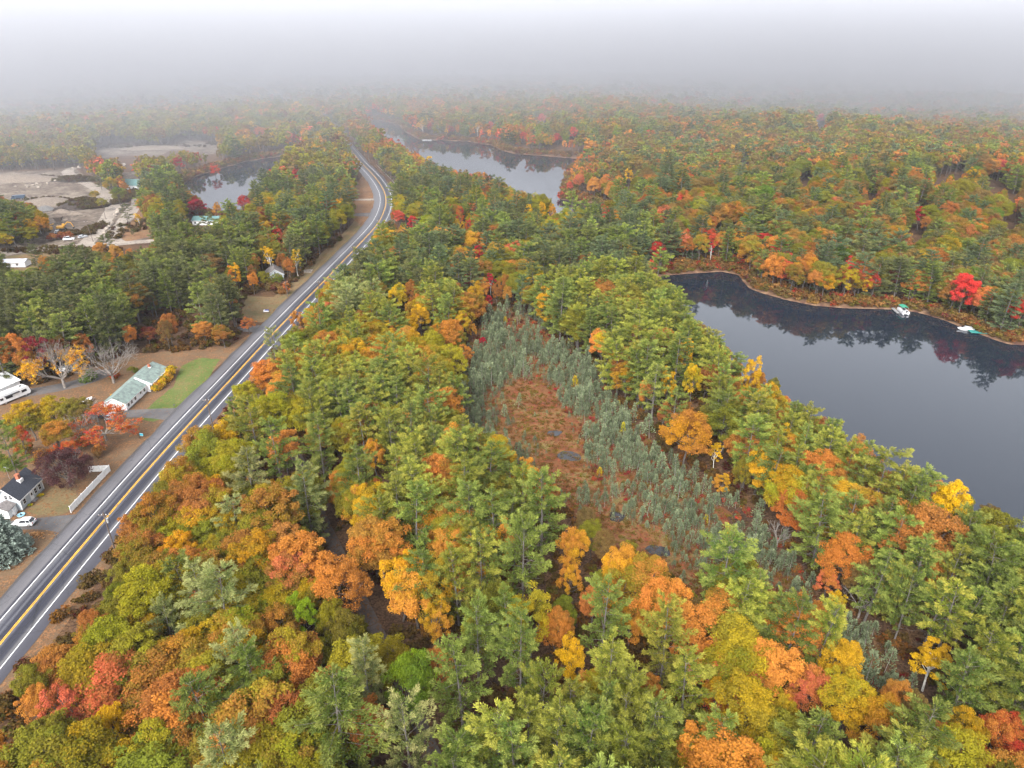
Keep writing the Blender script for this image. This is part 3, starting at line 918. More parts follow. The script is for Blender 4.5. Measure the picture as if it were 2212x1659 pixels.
def joined(name, crown, trunk):
    """Crown and stem as one mesh, for the massed woods."""
    bm = bmesh.new(); bm.from_mesh(crown)
    me = bpy.data.meshes.new(name)
    nv = len(crown.vertices)
    bm.free()
    cv = np.zeros(len(crown.vertices) * 3, np.float32); crown.vertices.foreach_get('co', cv)
    cf = np.arange(nv).reshape(-1, 4)
    tv = np.zeros(len(trunk.vertices) * 3, np.float32); trunk.vertices.foreach_get('co', tv)
    tf = np.array([list(p.vertices) for p in trunk.polygons if len(p.vertices) == 4]) + nv
    mx = np.zeros(len(crown.polygons), np.float32); crown.attributes['mixing'].data.foreach_get('value', mx)
    va = np.zeros(len(crown.polygons), np.float32); crown.attributes['leaf_value'].data.foreach_get('value', va)
    z = np.zeros(len(tf), np.float32)
    return mesh_np(name, np.concatenate([cv.reshape(-1, 3), tv.reshape(-1, 3)]), np.concatenate([cf, tf]), [crown.materials[0], trunk.materials[0]],
                   np.concatenate([np.zeros(len(cf)), np.ones(len(tf))]), {'mixing': ('FACE', np.concatenate([mx, z])), 'leaf_value': ('FACE', np.concatenate([va, z]))})


OAK = [broadleaf(100 + i, R=4.0 + .35 * (i % 3), H=13.0 + (i % 4) * .7, n_clump=78 + 6 * (i % 3), n_leaf=185, leaf=.12) for i in range(7)]
MAPLE = [broadleaf(200 + i, R=3.2 + .3 * i, H=13.0 + .8 * i, n_clump=66, n_leaf=165, leaf=.11, base=.18) for i in range(4)]
ASPEN = [broadleaf(300 + i, R=2.2 + .3 * i, H=13.5 + i, n_clump=50, n_leaf=130, leaf=.105, base=.24, bark='bark_birch', trunk_r=.15) for i in range(3)]
PINE = [pine(400 + i, H=17.5 + 1.1 * (i % 4), R=5.9 + .6 * (i % 3), base=.16 + .05 * (i % 3), step=1.45, dens=2.3, blade=.46, wid=.05, per=9) for i in range(7)]
THIN_PINE = [pine(450 + i, H=18.5 + i, R=4.8, base=.36, step=1.65, dens=2.0, dead=20, blade=.46, wid=.05, per=9) for i in range(3)]
SPRUCE = [bog_spruce(500 + i, H=3.6 + .45 * i, R=.80 + .14 * (i % 3)) for i in range(6)]
BUSH = [bush(600 + i) for i in range(4)]
TUFT = [tuft(650 + i) for i in range(3)]
# coarser shapes for the distance
FAR_OAK = [broadleaf(700 + i, R=4.6, H=13.5 + i, n_clump=22, n_leaf=30, leaf=.52) for i in range(4)]
FAR_MAPLE = [broadleaf(720 + i, R=3.2, H=13.5, n_clump=18, n_leaf=28, leaf=.46, base=.2) for i in range(2)]
FAR_PINE = [pine(740 + i, H=15.5 + i, R=5.2, base=.16, step=1.9, blade=1.15, wid=.26, dens=.55, dead=2, per=4) for i in range(4)]
BARE = []
for i in range(3):
    _mb, _t = skeleton(800 + i, H=11.0, R=4, levels=4, n0=5, r0=.16)
    BARE.append((_mb.mesh('branches', M['twig']), None))

# ------------------------------------------------------------------ colours (as seen, then brought to paint values)
GAIN_LEAF, GAIN_NEEDLE = 1.0, 1.0
PAL = {'olive': (124, 120, 40), 'yellow-green': (150, 140, 38), 'golden': (190, 148, 34), 'orange': (192, 128, 56), 'rust': (162, 106, 52), 'russet': (128, 104, 58), 'green': (94, 116, 40),
       'lime': (128, 152, 34), 'red': (190, 58, 50), 'crimson': (168, 30, 52), 'salmon': (208, 108, 78), 'yellow': (228, 180, 32), 'burgundy': (112, 40, 46), 'tan': (186, 140, 80)}
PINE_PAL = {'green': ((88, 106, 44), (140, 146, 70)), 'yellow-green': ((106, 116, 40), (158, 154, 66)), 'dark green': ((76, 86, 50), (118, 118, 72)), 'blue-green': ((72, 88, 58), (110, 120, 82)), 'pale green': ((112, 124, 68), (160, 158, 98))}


def leaf_col(name, jit=.15, g=None):
    c = np.array(lin(PAL[name])) * (GAIN_LEAF if g is None else g)
    return tuple(np.clip(c * (1 + rng.normal(size=3) * jit * .5 + rng.normal() * jit), .004, .92))


def needle_col(name, which, k=1.0):
    c = np.array(lin(PINE_PAL[name][which])) * GAIN_NEEDLE
    return tuple(np.clip(c * k * (1 + rng.normal(size=3) * .04), .004, .92))


# ------------------------------------------------------------------ where the trees stand
FAR_SHORE = LAKE[:20]
BOG_AXIS = np.array(sorted([at(*p)[::-1] for p in [(1090, 690), (1130, 790), (1170, 880), (1235, 980), (1310, 1070), (1450, 1150), (1620, 1270), (1780, 1400), (1960, 1540), (2100, 1660)]]))
LANE_S = LANE[np.argsort(LANE[:, 1])]


def project(x, y, z):
    d = y * math.cos(PITCH) + (CAM_H - z) * math.sin(PITCH)
    dn = -y * math.sin(PITCH) + (CAM_H - z) * math.cos(PITCH)
    return CXD + FD * x / np.maximum(d, 1), CYD + FD * dn / np.maximum(d, 1), d


def zone_of(x, y, s):
    off = x - road_x(min(y, 1200))
    if off < 0:
        return 'left_pines' if y < 345 else 'left_mid' if y < 500 else 'left_far'
    if x > 64 and y > np.interp(x, FAR_SHORE[:, 0], FAR_SHORE[:, 1]) - 2 or (x > 18 and y > 420 + max(0, 60 - x)):
        return 'far_shore'
    if y > 470: return 'far_middle'
    if y > 262: return 'upper'
    if x > np.interp(y, BOG_AXIS[:, 0], BOG_AXIS[:, 1]): return 'ridge'
    lx = np.interp(y, np.append(LANE_S[:, 1], [225, 262]), np.append(LANE_S[:, 0], [-52, -40]))
    return 'strip' if x < lx else 'middle'


MIX = {
    'left_pines': (.80, {'olive': .35, 'rust': .25, 'russet': .25, 'orange': .15}),
    'left_mid': (.42, {'olive': .42, 'yellow-green': .22, 'golden': .10, 'rust': .08, 'burgundy': .07, 'red': .04, 'russet': .07}),
    'left_far': (.16, {'olive': .40, 'yellow-green': .20, 'russet': .17, 'golden': .07, 'orange': .06, 'red': .03, 'salmon': .04, 'burgundy': .03}),
    'far_shore': (.30, {'olive': .40, 'russet': .28, 'rust': .13, 'green': .06, 'orange': .04, 'golden': .05, 'red': .025, 'salmon': .015}),
    'far_middle': (.28, {'olive': .42, 'russet': .22, 'rust': .16, 'golden': .08, 'yellow-green': .08, 'orange': .03, 'salmon': .03}),
    'upper': (.46, {'olive': .38, 'yellow-green': .22, 'rust': .10, 'golden': .12, 'orange': .10, 'green': .06, 'salmon': .02}),
    'ridge': (.72, {'golden': .24, 'orange': .22, 'olive': .20, 'rust': .18, 'yellow': .06, 'yellow-green': .10}),
    'strip': (.09, {'olive': .36, 'yellow-green': .25, 'orange': .13, 'rust': .09, 'golden': .10, 'green': .05, 'salmon': .02}),
    'middle': (.58, {'yellow-green': .26, 'golden': .20, 'orange': .20, 'olive': .22, 'rust': .12}),
}
PLACE = {'left_pines': 'in woods behind the ranch house', 'left_mid': 'between the highway and the pond', 'left_far': 'in the woods around the quarry', 'far_shore': 'in the woods beyond the lake',
         'far_middle': 'in the far misty woods', 'upper': 'in woods beyond the bog head', 'ridge': 'on the lake ridge', 'strip': 'between highway and narrow lane', 'middle': 'between narrow lane and bog'}

# standing trees picked out by eye: X, Y of the crown in the print, kind, tints, radius, height, label
LANDMARK = [
    (641, 690, 'maple', 'orange', 'orange', 2.6, 9, 'small bright orange maple leaning over the highway edge'),
    (507, 592, 'maple', 'yellow', 'red', 3.0, 14, 'tall yellow maple with red patches behind the flagpole'),
    (581, 556, 'aspen', 'yellow', 'golden', 3.0, 14, 'golden birch with pale trunk beside the hidden grey house'),
    (640, 562, 'aspen', 'golden', 'yellow-green', 2.6, 13, 'slim golden birch above the roadside driveway'),
    (619, 618, 'maple', 'orange', 'salmon', 1.6, 6, 'tiny orange maple at the end of the roadside hedge'),
    (600, 508, 'maple', 'red', 'salmon', 2.8, 12, 'red maple rising from the pines left of the highway'),
    (424, 448, 'oak', 'burgundy', 'crimson', 5.0, 13, 'large round burgundy maple by the near end of the pond'),
    (526, 436, 'oak', 'red', 'burgundy', 4.6, 12, 'round red maple beside the pond'),
    (385, 352, 'maple', 'crimson', 'red', 4.0, 13, 'crimson maple on the far bank of the pond'),
    (462, 358, 'maple', 'red', 'orange', 4.0, 12, 'red maple at the middle of the far pond bank'),
    (560, 285, 'oak', 'salmon', 'orange', 5.5, 14, 'salmon maple above the far tip of the pond'),
    (640, 300, 'maple', 'red', 'burgundy', 3.5, 13, 'red maple between the pond tip and the highway'),
    (637, 378, 'maple', 'red', 'red', 3.0, 12, 'slim red maple between the pond and the highway curve'),
    (863, 470, 'oak', 'red', 'salmon', 3.6, 11, 'bright red maple inside the highway curve'),
    (893, 482, 'maple', 'crimson', 'red', 2.8, 11, 'crimson maple next to the red one by the highway curve'),
    (994, 463, 'maple', 'red', 'orange', 3.0, 14, 'orange-red maple among pines above the bog'),
    (1018, 452, 'maple', 'salmon', 'orange', 2.8, 14, 'salmon maple beside the orange-red one above the bog'),
    (1012, 488, 'maple', 'red', 'orange', 2.2, 12, 'small red maple below the salmon one'),
    (1142, 462, 'maple', 'yellow', 'golden', 2.6, 14, 'yellow maple near the inlet of the far lake'),
    (1172, 455, 'maple', 'yellow', 'golden', 2.6, 14, 'second yellow maple near the inlet of the far lake'),
    (1192, 458, 'maple', 'golden', 'orange', 2.4, 13, 'golden orange maple nearest the lake inlet'),
    (1030, 545, 'maple', 'crimson', 'red', 2.8, 13, 'crimson maple above the bare stems north of the bog'),
    (1060, 612, 'aspen', 'crimson', 'red', 2.2, 11, 'tall narrow crimson maple at the head of the bog'),
    (1056, 650, 'maple', 'red', 'crimson', 1.9, 7, 'low red maple at the foot of the narrow crimson one'),
    (1004, 610, 'maple', 'red', 'salmon', 2.4, 11, 'salmon-red maple in the woods at the bog head'),
    (1003, 762, 'maple', 'orange', 'rust', 2.8, 9, 'orange maple on the west edge of the bog'),
    (1042, 738, 'maple', 'crimson', 'crimson', 1.5, 4.5, 'small crimson maple among the bog spruces'),
    (1020, 712, 'maple', 'golden', 'orange', 1.8, 8, 'golden maple where the bog narrows'),
    (1480, 787, 'maple', 'yellow', 'golden', 2.6, 16, 'yellow maple at the middle of the ridge'),
    (1442, 838, 'maple', 'golden', 'yellow', 2.4, 14, 'golden maple on the bog side of the ridge'),
    (1495, 840, 'maple', 'yellow', 'yellow-green', 2.8, 15, 'yellow-green maple behind the golden one on the ridge'),
    (1622, 818, 'maple', 'golden', 'yellow', 2.8, 17, 'golden maple on the lake side of the ridge'),
    (1545, 985, 'aspen', 'golden', 'yellow', 1.9, 8, 'slim golden birch at the foot of the ridge'),
    (1560, 1045, 'maple', 'golden', 'orange', 2.2, 8, 'golden orange maple low on the ridge side'),
    (2045, 1104, 'oak', 'yellow', 'yellow', 3.3, 17, 'brilliant yellow maple near the lake'),
    (1410, 573, 'maple', 'salmon', 'red', 2.6, 9, 'pinkish red maple at the tip of the lake'),
    (1535, 545, 'aspen', 'red', 'crimson', 1.9, 11, 'narrow red maple on the far lake shore'),
    (1990, 445, 'maple', 'red', 'crimson', 3.2, 14, 'bright red maple in the woods above the lake'),
    (1978, 506, 'oak', 'crimson', 'red', 3.4, 13, 'crimson maple in a gap above the far shore'),
    (2070, 375, 'oak', 'orange', 'golden', 4.2, 14, 'orange maple beside the far grey roof'),
    (2030, 382, 'oak', 'crimson', 'salmon', 3.8, 12, 'crimson maple in front of the far grey roof'),
    (2150, 398, 'oak', 'crimson', 'salmon', 5.0, 14, 'pink-red maple near the edge of the misty woods'),
    (2190, 412, 'oak', 'salmon', 'crimson', 5.0, 14, 'large salmon maple near the edge of the misty woods'),
    (2190, 488, 'oak', 'salmon', 'orange', 3.6, 13, 'salmon orange maple above the far shore woods'),
    (1740, 388, 'oak', 'orange', 'salmon', 3.6, 14, 'orange maple alone among far green crowns'),
    (1771, 270, 'oak', 'crimson', 'red', 4.5, 14, 'magenta-red maple far off in the mist'),
    (1885, 420, 'oak', 'salmon', 'orange', 3.6, 13, 'pale salmon maple in the far woods'),
    (1358, 395, 'maple', 'golden', 'yellow', 3.4, 13, 'golden maple behind the lake point'),
    (1610, 345, 'maple', 'yellow', 'golden', 3.4, 13, 'yellow maple far off in the green woods'),
    (1310, 460, 'maple', 'red', 'salmon', 2.4, 12, 'red maple by the lake inlet'),
    (1230, 402, 'oak', 'red', 'salmon', 2.6, 8, 'red maple at the tip of the lake point'),
    (1252, 392, 'oak', 'salmon', 'rust', 4.0, 13, 'salmon rust oak on the lake point'),
    (1130, 295, 'oak', 'salmon', 'red', 4.0, 12, 'salmon red maple on the spit of the far lake'),
    (1205, 300, 'oak', 'red', 'burgundy', 4.2, 12, 'red maple behind the spit of the far lake'),
    (1238, 292, 'maple', 'crimson', 'salmon', 4.2, 15, 'tall crimson maple behind the spit of the far lake'),
    (1060, 272, 'maple', 'salmon', 'red', 4.0, 13, 'salmon maple on the far shore of the far lake'),
    (1032, 275, 'aspen', 'golden', 'orange', 3.6, 15, 'tall golden aspen on the far shore of the far lake'),
    (912, 272, 'aspen', 'golden', 'tan', 4.4, 15, 'golden aspen at the far end of the far lake'),
    (928, 275, 'maple', 'red', 'burgundy', 2.8, 12, 'slim red maple at the far end of the far lake'),
    (975, 280, 'maple', 'burgundy', 'red', 3.4, 11, 'dull red maple by the far lake'),
    (1170, 255, 'oak', 'salmon', 'red', 6.0, 14, 'broad salmon maple behind the far lake in mist'),
    (2012, 1438, 'aspen', 'golden', 'yellow', 3.6, 10, 'golden birch with white trunk at the bog end'),
    (1480, 1500, 'pine', 'yellow-green', None, 4.6, 21, 'yellow-green white pine beside the red-orange maple'),
    (1788, 1262, 'maple', 'orange', 'salmon', 2.3, 7, 'orange maple at the edge of the bog spruces'),
    (1808, 1300, 'maple', 'yellow', 'yellow-green', 1.6, 6, 'small yellow maple below the orange one at the bog edge'),
    (1745, 1490, 'oak', 'salmon', 'orange', 3.2, 13, 'salmon orange oak near the lower end of the bog'),
    (1830, 1520, 'oak', 'golden', 'yellow-green', 4.4, 14, 'golden oak beside the salmon oak near the bog end'),
    (1890, 1560, 'oak', 'golden', 'orange', 4.0, 14, 'second golden oak near the bog end'),
    (2165, 1595, 'oak', 'orange', 'red', 3.4, 12, 'orange-red maple in the lowest corner by the pines'),
    (135, 1525, 'maple', 'salmon', 'rust', 3.2, 13, 'salmon maple in the oaks by the highway'),
    (245, 1580, 'maple', 'yellow', 'golden', 2.8, 13, 'golden yellow maple at the lower edge of the oaks'),
    (655, 1335, 'maple', 'lime', 'lime', 2.9, 14, 'lime green maple among orange oaks near the lane'),
    (885, 1480, 'oak', 'green', 'lime', 4.2, 15, 'green oak beside the lower lane'),
    (790, 1455, 'pine', 'pale green', None, 4.2, 21, 'pale white pine leaning over the narrow lane'),
    (880, 1595, 'pine', 'pale green', None, 4.6, 22, 'large pale white pine at the bottom of the lane'),
    (1130, 1195, 'pine', 'green', None, 6.0, 23, 'broad white pine between the lane and the bog'),
    (1172, 1090, 'pine', 'green', None, 5.6, 23, 'tall white pine at the bog edge'),
    (895, 1120, 'pine', 'green', None, 5.6, 22, 'broad white pine east of the lane bend'),
    (545, 915, 'pine', 'yellow-green', None, 5.2, 21, 'yellow-green white pine next to the highway'),
    (595, 965, 'pine', 'green', None, 5.2, 21, 'white pine between the highway and the lane head'),
    (690, 950, 'pine', 'green', None, 5.4, 21, 'white pine on the far side of the lane head'),
    (590, 745, 'pine', 'pale green', None, 3.2, 17, 'thin pale pine standing at the highway edge'),
    (1240, 1190, 'oak', 'orange', 'golden', 3.0, 14, 'bright orange oak between the big pines by the bog'),
    (1232, 1250, 'maple', 'golden', 'orange', 2.4, 12, 'golden maple below the bright orange oak'),
    (995, 1465, 'pine', 'green', None, 4.8, 21, 'white pine on the right of the lower lane'),
    (1125, 1405, 'pine', 'green', None, 4.8, 22, 'white pine in front of the bare grey tree'),
    (1305, 1335, 'pine', 'green', None, 5.0, 22, 'broad white pine right of the bare grey tree'),
    (1440, 1375, 'pine', 'yellow-green', None, 5.0, 22, 'white pine near the lower bog edge'),
    (1230, 1425, 'maple', 'golden', 'yellow', 2.6, 13, 'golden maple below the bare grey tree'),
    (945, 1340, 'maple', 'golden', 'orange', 2.8, 13, 'golden orange maple beside the lane clearing'),
    (810, 985, 'maple', 'golden', 'orange', 2.6, 13, 'golden maple in the oaks above the lane'),
    (860, 640, 'oak', 'yellow-green', 'yellow', 4.4, 14, 'yellow-green oak near the highway straight'),
    (910, 690, 'oak', 'golden', 'yellow', 4.2, 14, 'golden oak in the stand beside the highway'),
    (15, 965, 'pine', 'green', None, 4.6, 19, 'white pine behind the grey cape house'),
    (60, 900, 'oak', 'olive', 'golden', 4.4, 12, 'olive oak in front of the white camper'),
    (112, 885, 'oak', 'yellow-green', 'golden', 4.4, 12, 'yellow-olive oak between the camper and the boat'),
    (168, 890, 'oak', 'olive', 'russet', 4.0, 11, 'olive oak beside the trailered boat'),
    (120, 942, 'oak', 'olive', 'orange', 4.0, 11, 'olive and orange oak behind the purple beech'),
    (45, 950, 'maple', 'olive', 'red', 2.6, 11, 'olive maple touched with red behind the cape house'),
    (150, 975, 'maple', 'orange', 'red', 2.6, 9, 'orange maple with pale trunk behind the purple beech'),
    (320, 722, 'maple', 'burgundy', 'rust', 3.2, 7, 'burgundy maple on the wood edge behind the ranch house'),
    (440, 715, 'oak', 'rust', 'orange', 4.0, 9, 'rust orange oak on the wood edge behind the ranch house'),
    (480, 720, 'oak', 'rust', 'olive', 3.6, 9, 'rust and olive oak on the wood edge near the highway'),
    (571, 600, 'oak', 'olive', 'yellow-green', 2.8, 8, 'low olive oak in front of the hidden grey house'),
    (600, 604, 'oak', 'green', 'olive', 2.6, 7, 'low green oak at the corner of the hidden grey house'),
    (535, 698, 'maple', 'rust', 'salmon', 2.8, 7, 'small rust maple by the pole at the driveway'),
]


def landmark_pos(X, Y, kind, H):
    return at(X, Y, H * (0.62 if kind != 'pine' else 0.60))


KIND = {'oak': ('oak_tree', 'oak', OAK), 'maple': ('maple_tree', 'maple', MAPLE), 'aspen': ('birch_tree', 'birch', ASPEN), 'pine': ('white_pine', 'white pine', PINE)}


def plant(name, crown, trunk, x, y, z, sx, sz, rot, t1, t2, label, cat, group=None, tilt=(0, 0)):
    e = link(name, None, None, (x, y, z))
    e.rotation_euler = (tilt[0], tilt[1], rot); e.scale = (sx, sx, sz)
    tag(e, label, cat, group)
    if trunk is not None:
        link('trunk', trunk, e)
    if crown is not None:
        c = link('crown', crown, e)
        c['tint'] = tuple(map(float, t1)); c['tint2'] = tuple(map(float, t2))
    return e


def base_size(me):
    c = np.zeros(len(me.vertices) * 3, np.float32); me.vertices.foreach_get('co', c); c = c.reshape(-1, 3)
    return float(np.percentile(np.hypot(c[:, 0], c[:, 1]), 97)), float(c[:, 2].max())


SIZES = {}
def sized(me):
    if me.name not in SIZES:
        SIZES[me.name] = base_size(me)
    return SIZES[me.name]


taken = []
for k, (X, Y, kind, c1, c2, rad, H, label) in enumerate(LANDMARK):
    x, y = landmark_pos(X, Y, kind, H)
    nm, sp, protos = KIND[kind]
    crown, trunk = protos[k % len(protos)]
    br, bh = sized(crown)
    if kind == 'pine':
        t1, t2 = needle_col(c1, 0), needle_col(c1, 1)
    else:
        t1, t2 = leaf_col(c1, .05), leaf_col(c2, .05)
    plant(nm, crown, trunk, x, y, hz(x, y), rad / br, H / bh, rng.random() * 6.28, t1, t2, label, sp.split()[-1] + ' tree' if kind != 'pine' else 'pine tree')
    taken.append((x, y, rad))
taken = np.array(taken)

# candidates over the whole country, thinning with distance
cand = []
for y0, y1, s in ((44, 330, 4.75), (330, 620, 5.8), (620, 1000, 7.6), (1000, 1500, 10.0)):
    w = y1 * 0.83 + 90
    a, b = np.meshgrid(np.arange(-w, w, s), np.arange(y0, y1, s * .88))
    a = a + (np.arange(a.shape[0]) % 2)[:, None] * s / 2
    n = a.size
    cand.append(np.column_stack([a.ravel() + (rng.random(n) - .5) * s * .85, b.ravel() + (rng.random(n) - .5) * s * .85]))
cand = np.concatenate(cand)
cx_, cy_ = cand[:, 0], cand[:, 1]
ch, cs = height(cx_, cy_)
off = cx_ - road_x(cy_)
keep = cs > 3.0
keep &= ~((off > -13.0 - rng.random(len(off)) * 2) & (off < 8.6 + rng.random(len(off)) * 2.5) & (cy_ < 620)) & ~((np.abs(off) < 7) & (cy_ >= 620))
keep &= line_dist(LANE[::4], cx_, cy_) > 2.7
for P in (YARD, LAWN_CUT, FIELD, QUARRY, SAND, GREEN_HOUSE_YARD, LONG_YARD, LEFT_YARD, BOG):
    keep &= ~in_poly(P, cx_, cy_)
GROVE = poly([(-80, 462), (20, 452), (60, 455), (98, 470), (112, 500), (112, 520), (60, 538), (0, 545), (-80, 552)])
keep |= in_poly(GROVE, cx_, cy_)
for L_ in (GRAVEL_ROAD, SIDE_TRACK):
    keep &= line_dist(L_[::3], cx_, cy_) > 7.0
for (hx, hy, hr) in ((-125, 283, 10), (-103, 296, 7), (-124, 250, 15), (-72, 173, 5)):
    keep &= np.hypot(cx_ - hx, cy_ - hy) > hr
OPEN_VIEW = [np.array(p, float) for p in (
    [(1436, 594), (1478, 655), (1495, 675), (1560, 716), (1640, 780), (1700, 828), (1800, 895), (1900, 952), (2000, 992), (2040, 1018), (2212, 1110), (2420, 1220), (2420, 745), (2212, 738), (2090, 705), (1945, 662), (1700, 642), (1612, 604), (1560, 581)],
    [(796, 260), (830, 291), (862, 309), (905, 331), (940, 352), (1050, 372), (1120, 400), (1180, 407), (1208, 445), (1226, 455), (1214, 400), (1240, 350), (1290, 344), (1100, 330), (1000, 304), (905, 300), (850, 264)],
    [(392, 400), (423, 378), (529, 347), (611, 336), (600, 352), (560, 382), (533, 403), (498, 423), (478, 436), (434, 428), (410, 412)],
    [(1098, 838), (1130, 826), (1170, 835), (1204, 871), (1246, 954), (1283, 1044), (1370, 1123), (1481, 1195), (1545, 1250), (1552, 1285), (1480, 1240), (1400, 1205), (1330, 1160), (1290, 1110), (1230, 1060), (1190, 1040), (1150, 1010), (1128, 975), (1075, 955), (1040, 915)],
    [(0, 374), (60, 372), (116, 367), (157, 360), (240, 418), (290, 444), (318, 478), (318, 524), (180, 530), (118, 496), (104, 452), (60, 432), (0, 425)],
    [(772, 400), (785, 380), (800, 392), (822, 430), (800, 470), (770, 465)], [(412, 474), (470, 472), (474, 487), (412, 489)], [(276, 384), (300, 384), (300, 412), (276, 412)],
    [(1036, 700), (1110, 684), (1180, 760), (1240, 840), (1290, 930), (1340, 980), (1240, 940), (1180, 830), (1050, 850), (1010, 940), (1010, 800)],
    [(200, 331), (225, 318), (268, 312), (340, 324), (400, 303), (472, 310), (465, 334), (400, 326), (345, 338), (280, 337), (215, 342)], [(140, 360), (165, 360), (240, 410), (262, 440), (240, 470), (190, 530), (160, 530), (235, 440), (150, 380)], [(570, 583), (608, 583), (608, 604), (570, 604)], [(0, 533), (150, 522), (330, 512), (330, 531), (150, 545), (0, 562)], [(0, 560), (86, 558), (86, 572), (0, 580)], [(525, 640), (610, 640), (640, 655), (600, 690), (525, 690)])]
PX, PY, PD = project(cx_, cy_, ch + 9)
keep &= (PX > -190) & (PX < 2400) & (PY < 1900)
for tx, ty, tr in taken:
    keep &= np.hypot(cx_ - tx, cy_ - ty) > tr * .85 + 1.9
cx_, cy_, ch, cs, off, PD = cx_[keep], cy_[keep], ch[keep], cs[keep], off[keep], PD[keep]
order = np.argsort(PD)
cx_, cy_, ch, cs, off, PD = (a[order] for a in (cx_, cy_, ch, cs, off, PD))
clump = vnoise(cx_, cy_, 26, 21) * .6 + vnoise(cx_, cy_, 11, 22) * .4
d_lane = line_dist(LANE[::4], cx_, cy_); d_bog = line_dist(BOG, cx_, cy_, True); d_yard = line_dist(YARD, cx_, cy_, True)
hue = vnoise(cx_, cy_, 34, 31)
trees = []
for i in range(len(cx_)):
    x, y = float(cx_[i]), float(cy_[i])
    z = zone_of(x, y, cs[i])
    pp, pal = MIX[z]
    place = PLACE[z]
    if z == 'middle' and y > 188: pp = .24
    if z == 'strip' and y < 128: pal = {'orange': .20, 'rust': .16, 'olive': .30, 'yellow-green': .20, 'golden': .11, 'salmon': .03}
    if z == 'middle' and y > 170: pal = {'golden': .30, 'orange': .24, 'yellow-green': .24, 'olive': .14, 'rust': .08}
    if z == 'strip' and y > 158 and x < -48: pp = .30
    if z == 'strip' and y > 215: pp = .22
    if z == 'left_pines' and d_yard[i] < 7: pp, pal = .35, {'rust': .3, 'orange': .2, 'burgundy': .15, 'olive': .35}
    if z in ('ridge', 'middle') and d_bog[i] < 7: pp *= .85
    if z == 'far_shore' and cs[i] < 16: pp, pal = .30, {'rust': .30, 'orange': .18, 'red': .10, 'olive': .18, 'golden': .10, 'salmon': .08, 'burgundy': .06}
    if z in ('far_middle', 'left_mid') and cs[i] < 12: pal = {'olive': .3, 'rust': .2, 'red': .14, 'golden': .14, 'salmon': .1, 'orange': .12}
    if z == 'ridge' and cs[i] < 14: pp = .82
    if d_lane[i] < 7: place = 'at the narrow lane'
    elif 0 < off[i] < 14 and y < 420: place = 'beside the highway'
    elif d_bog[i] < 8: place = 'at the bog edge'
    elif z == 'far_shore' and cs[i] < 16: place = 'on the far lake shore'
    elif z == 'ridge' and cs[i] < 16: place = 'on the near lake shore'
    elif z == 'left_pines' and d_yard[i] < 9: place = 'on the wood edge behind the ranch'
    is_pine = rng.random() < np.clip(pp + (clump[i] - .5) * 1.5 * min(pp, 1 - pp) * 2, 0, 1)
    keys = list(pal); w = np.array([pal[k] for k in keys]); w = w / w.sum()
    if is_pine:
        c1 = {'ridge': ('yellow-green', 'green'), 'middle': ('green', 'yellow-green'), 'strip': ('green', 'pale green'), 'left_pines': ('dark green', 'dark green', 'green'), 'upper': ('green', 'dark green', 'blue-green')}.get(z, ('dark green', 'green', 'blue-green'))
        c1 = c1[int(rng.random() * len(c1))]; c2 = None
        kind = 'pine'
    else:
        # neighbours tend to share a hue
        j = np.searchsorted(np.cumsum(w), np.clip(rng.random() * .75 + (hue[i]) * .25, 0, .999))
        c1 = keys[min(j, len(keys) - 1)]
        c2 = keys[rng.choice(len(keys), p=w)] if rng.random() < .62 else c1
        if c1 in ('red', 'crimson', 'salmon', 'burgundy') and c2 not in ('red', 'crimson', 'salmon', 'burgundy', 'rust'): c2 = c1
        kind = 'maple' if c1 in ('red', 'crimson', 'salmon', 'yellow', 'burgundy', 'golden') and rng.random() < .75 else ('aspen' if c1 in ('yellow', 'golden', 'yellow-green') and z in ('left_mid', 'left_far') and rng.random() < .5 else 'oak')
    trees.append([kind, c1, c2, x, y, float(ch[i]), float(PD[i]), place, z, float(np.clip(rng.normal(.98, .19), .58, 1.42))])

def hides(T):
    """Which of the trees T would stand in front of an open view, the road or a picked-out tree."""
    x = np.array([t[3] for t in T]); y = np.array([t[4] for t in T]); z = np.array([t[5] for t in T]); k = np.array([t[9] for t in T])
    H = np.array([{'oak': 14.5, 'maple': 15.0, 'aspen': 15.0, 'pine': 19.0}[t[0]] for t in T]) * (.55 + .45 * k)
    R = np.array([{'oak': 4.8, 'maple': 3.7, 'aspen': 2.6, 'pine': 5.4}[t[0]] for t in T]) * k
    far = np.array([1.0 if t[6] < 620 else 1.18 if t[6] < 1000 else 1.45 for t in T]); R = R * far
    o = x - road_x(y); depth = project(x, y, z + 9)[2]
    bad = np.zeros(len(T), bool)
    lm = [(X, Y, float(project(*landmark_pos(X, Y, kd, Hh), Hh * .6)[2]), rad) for X, Y, kd, _a, _b, rad, Hh, _l in LANDMARK]
    n1, n2 = rng.random(len(T)), vnoise(x, y, 17, 77)
    for zf, rf in ((.98, 0), (.8, 0), (.6, 0), (.35, 0), (.8, -.45), (.8, .45), (.55, -.9), (.55, .9), (.3, -.6), (.3, .6)):
        vx, vy, _ = project(x + R * rf, y, z + H * zf)
        for Q in OPEN_VIEW:
            bad |= in_poly(Q, vx, vy)
        kk = CAM_H / (CAM_H - z - H * zf)
        og = (x + R * rf) * kk - road_x(y * kk)
        bad |= (o > 0) & (y < 470) & (og < 2.4 + 6.5 * np.clip((136 - y * kk) / 14, 0, 1) + 2.5 * n1 - 2.6 * (n2 > .62))
        bad |= (line_dist(LANE[::4], (x + R * rf) * kk, y * kk) < 1.4) & (vnoise(x, y, 24, 78) > .93)
        for X, Y, ld, rad in lm:
            rpx = rad * FD / ld
            bad |= (np.hypot(vx - X, (vy - Y) * .8) < rpx * .9) & (depth < ld - .5)
    return bad


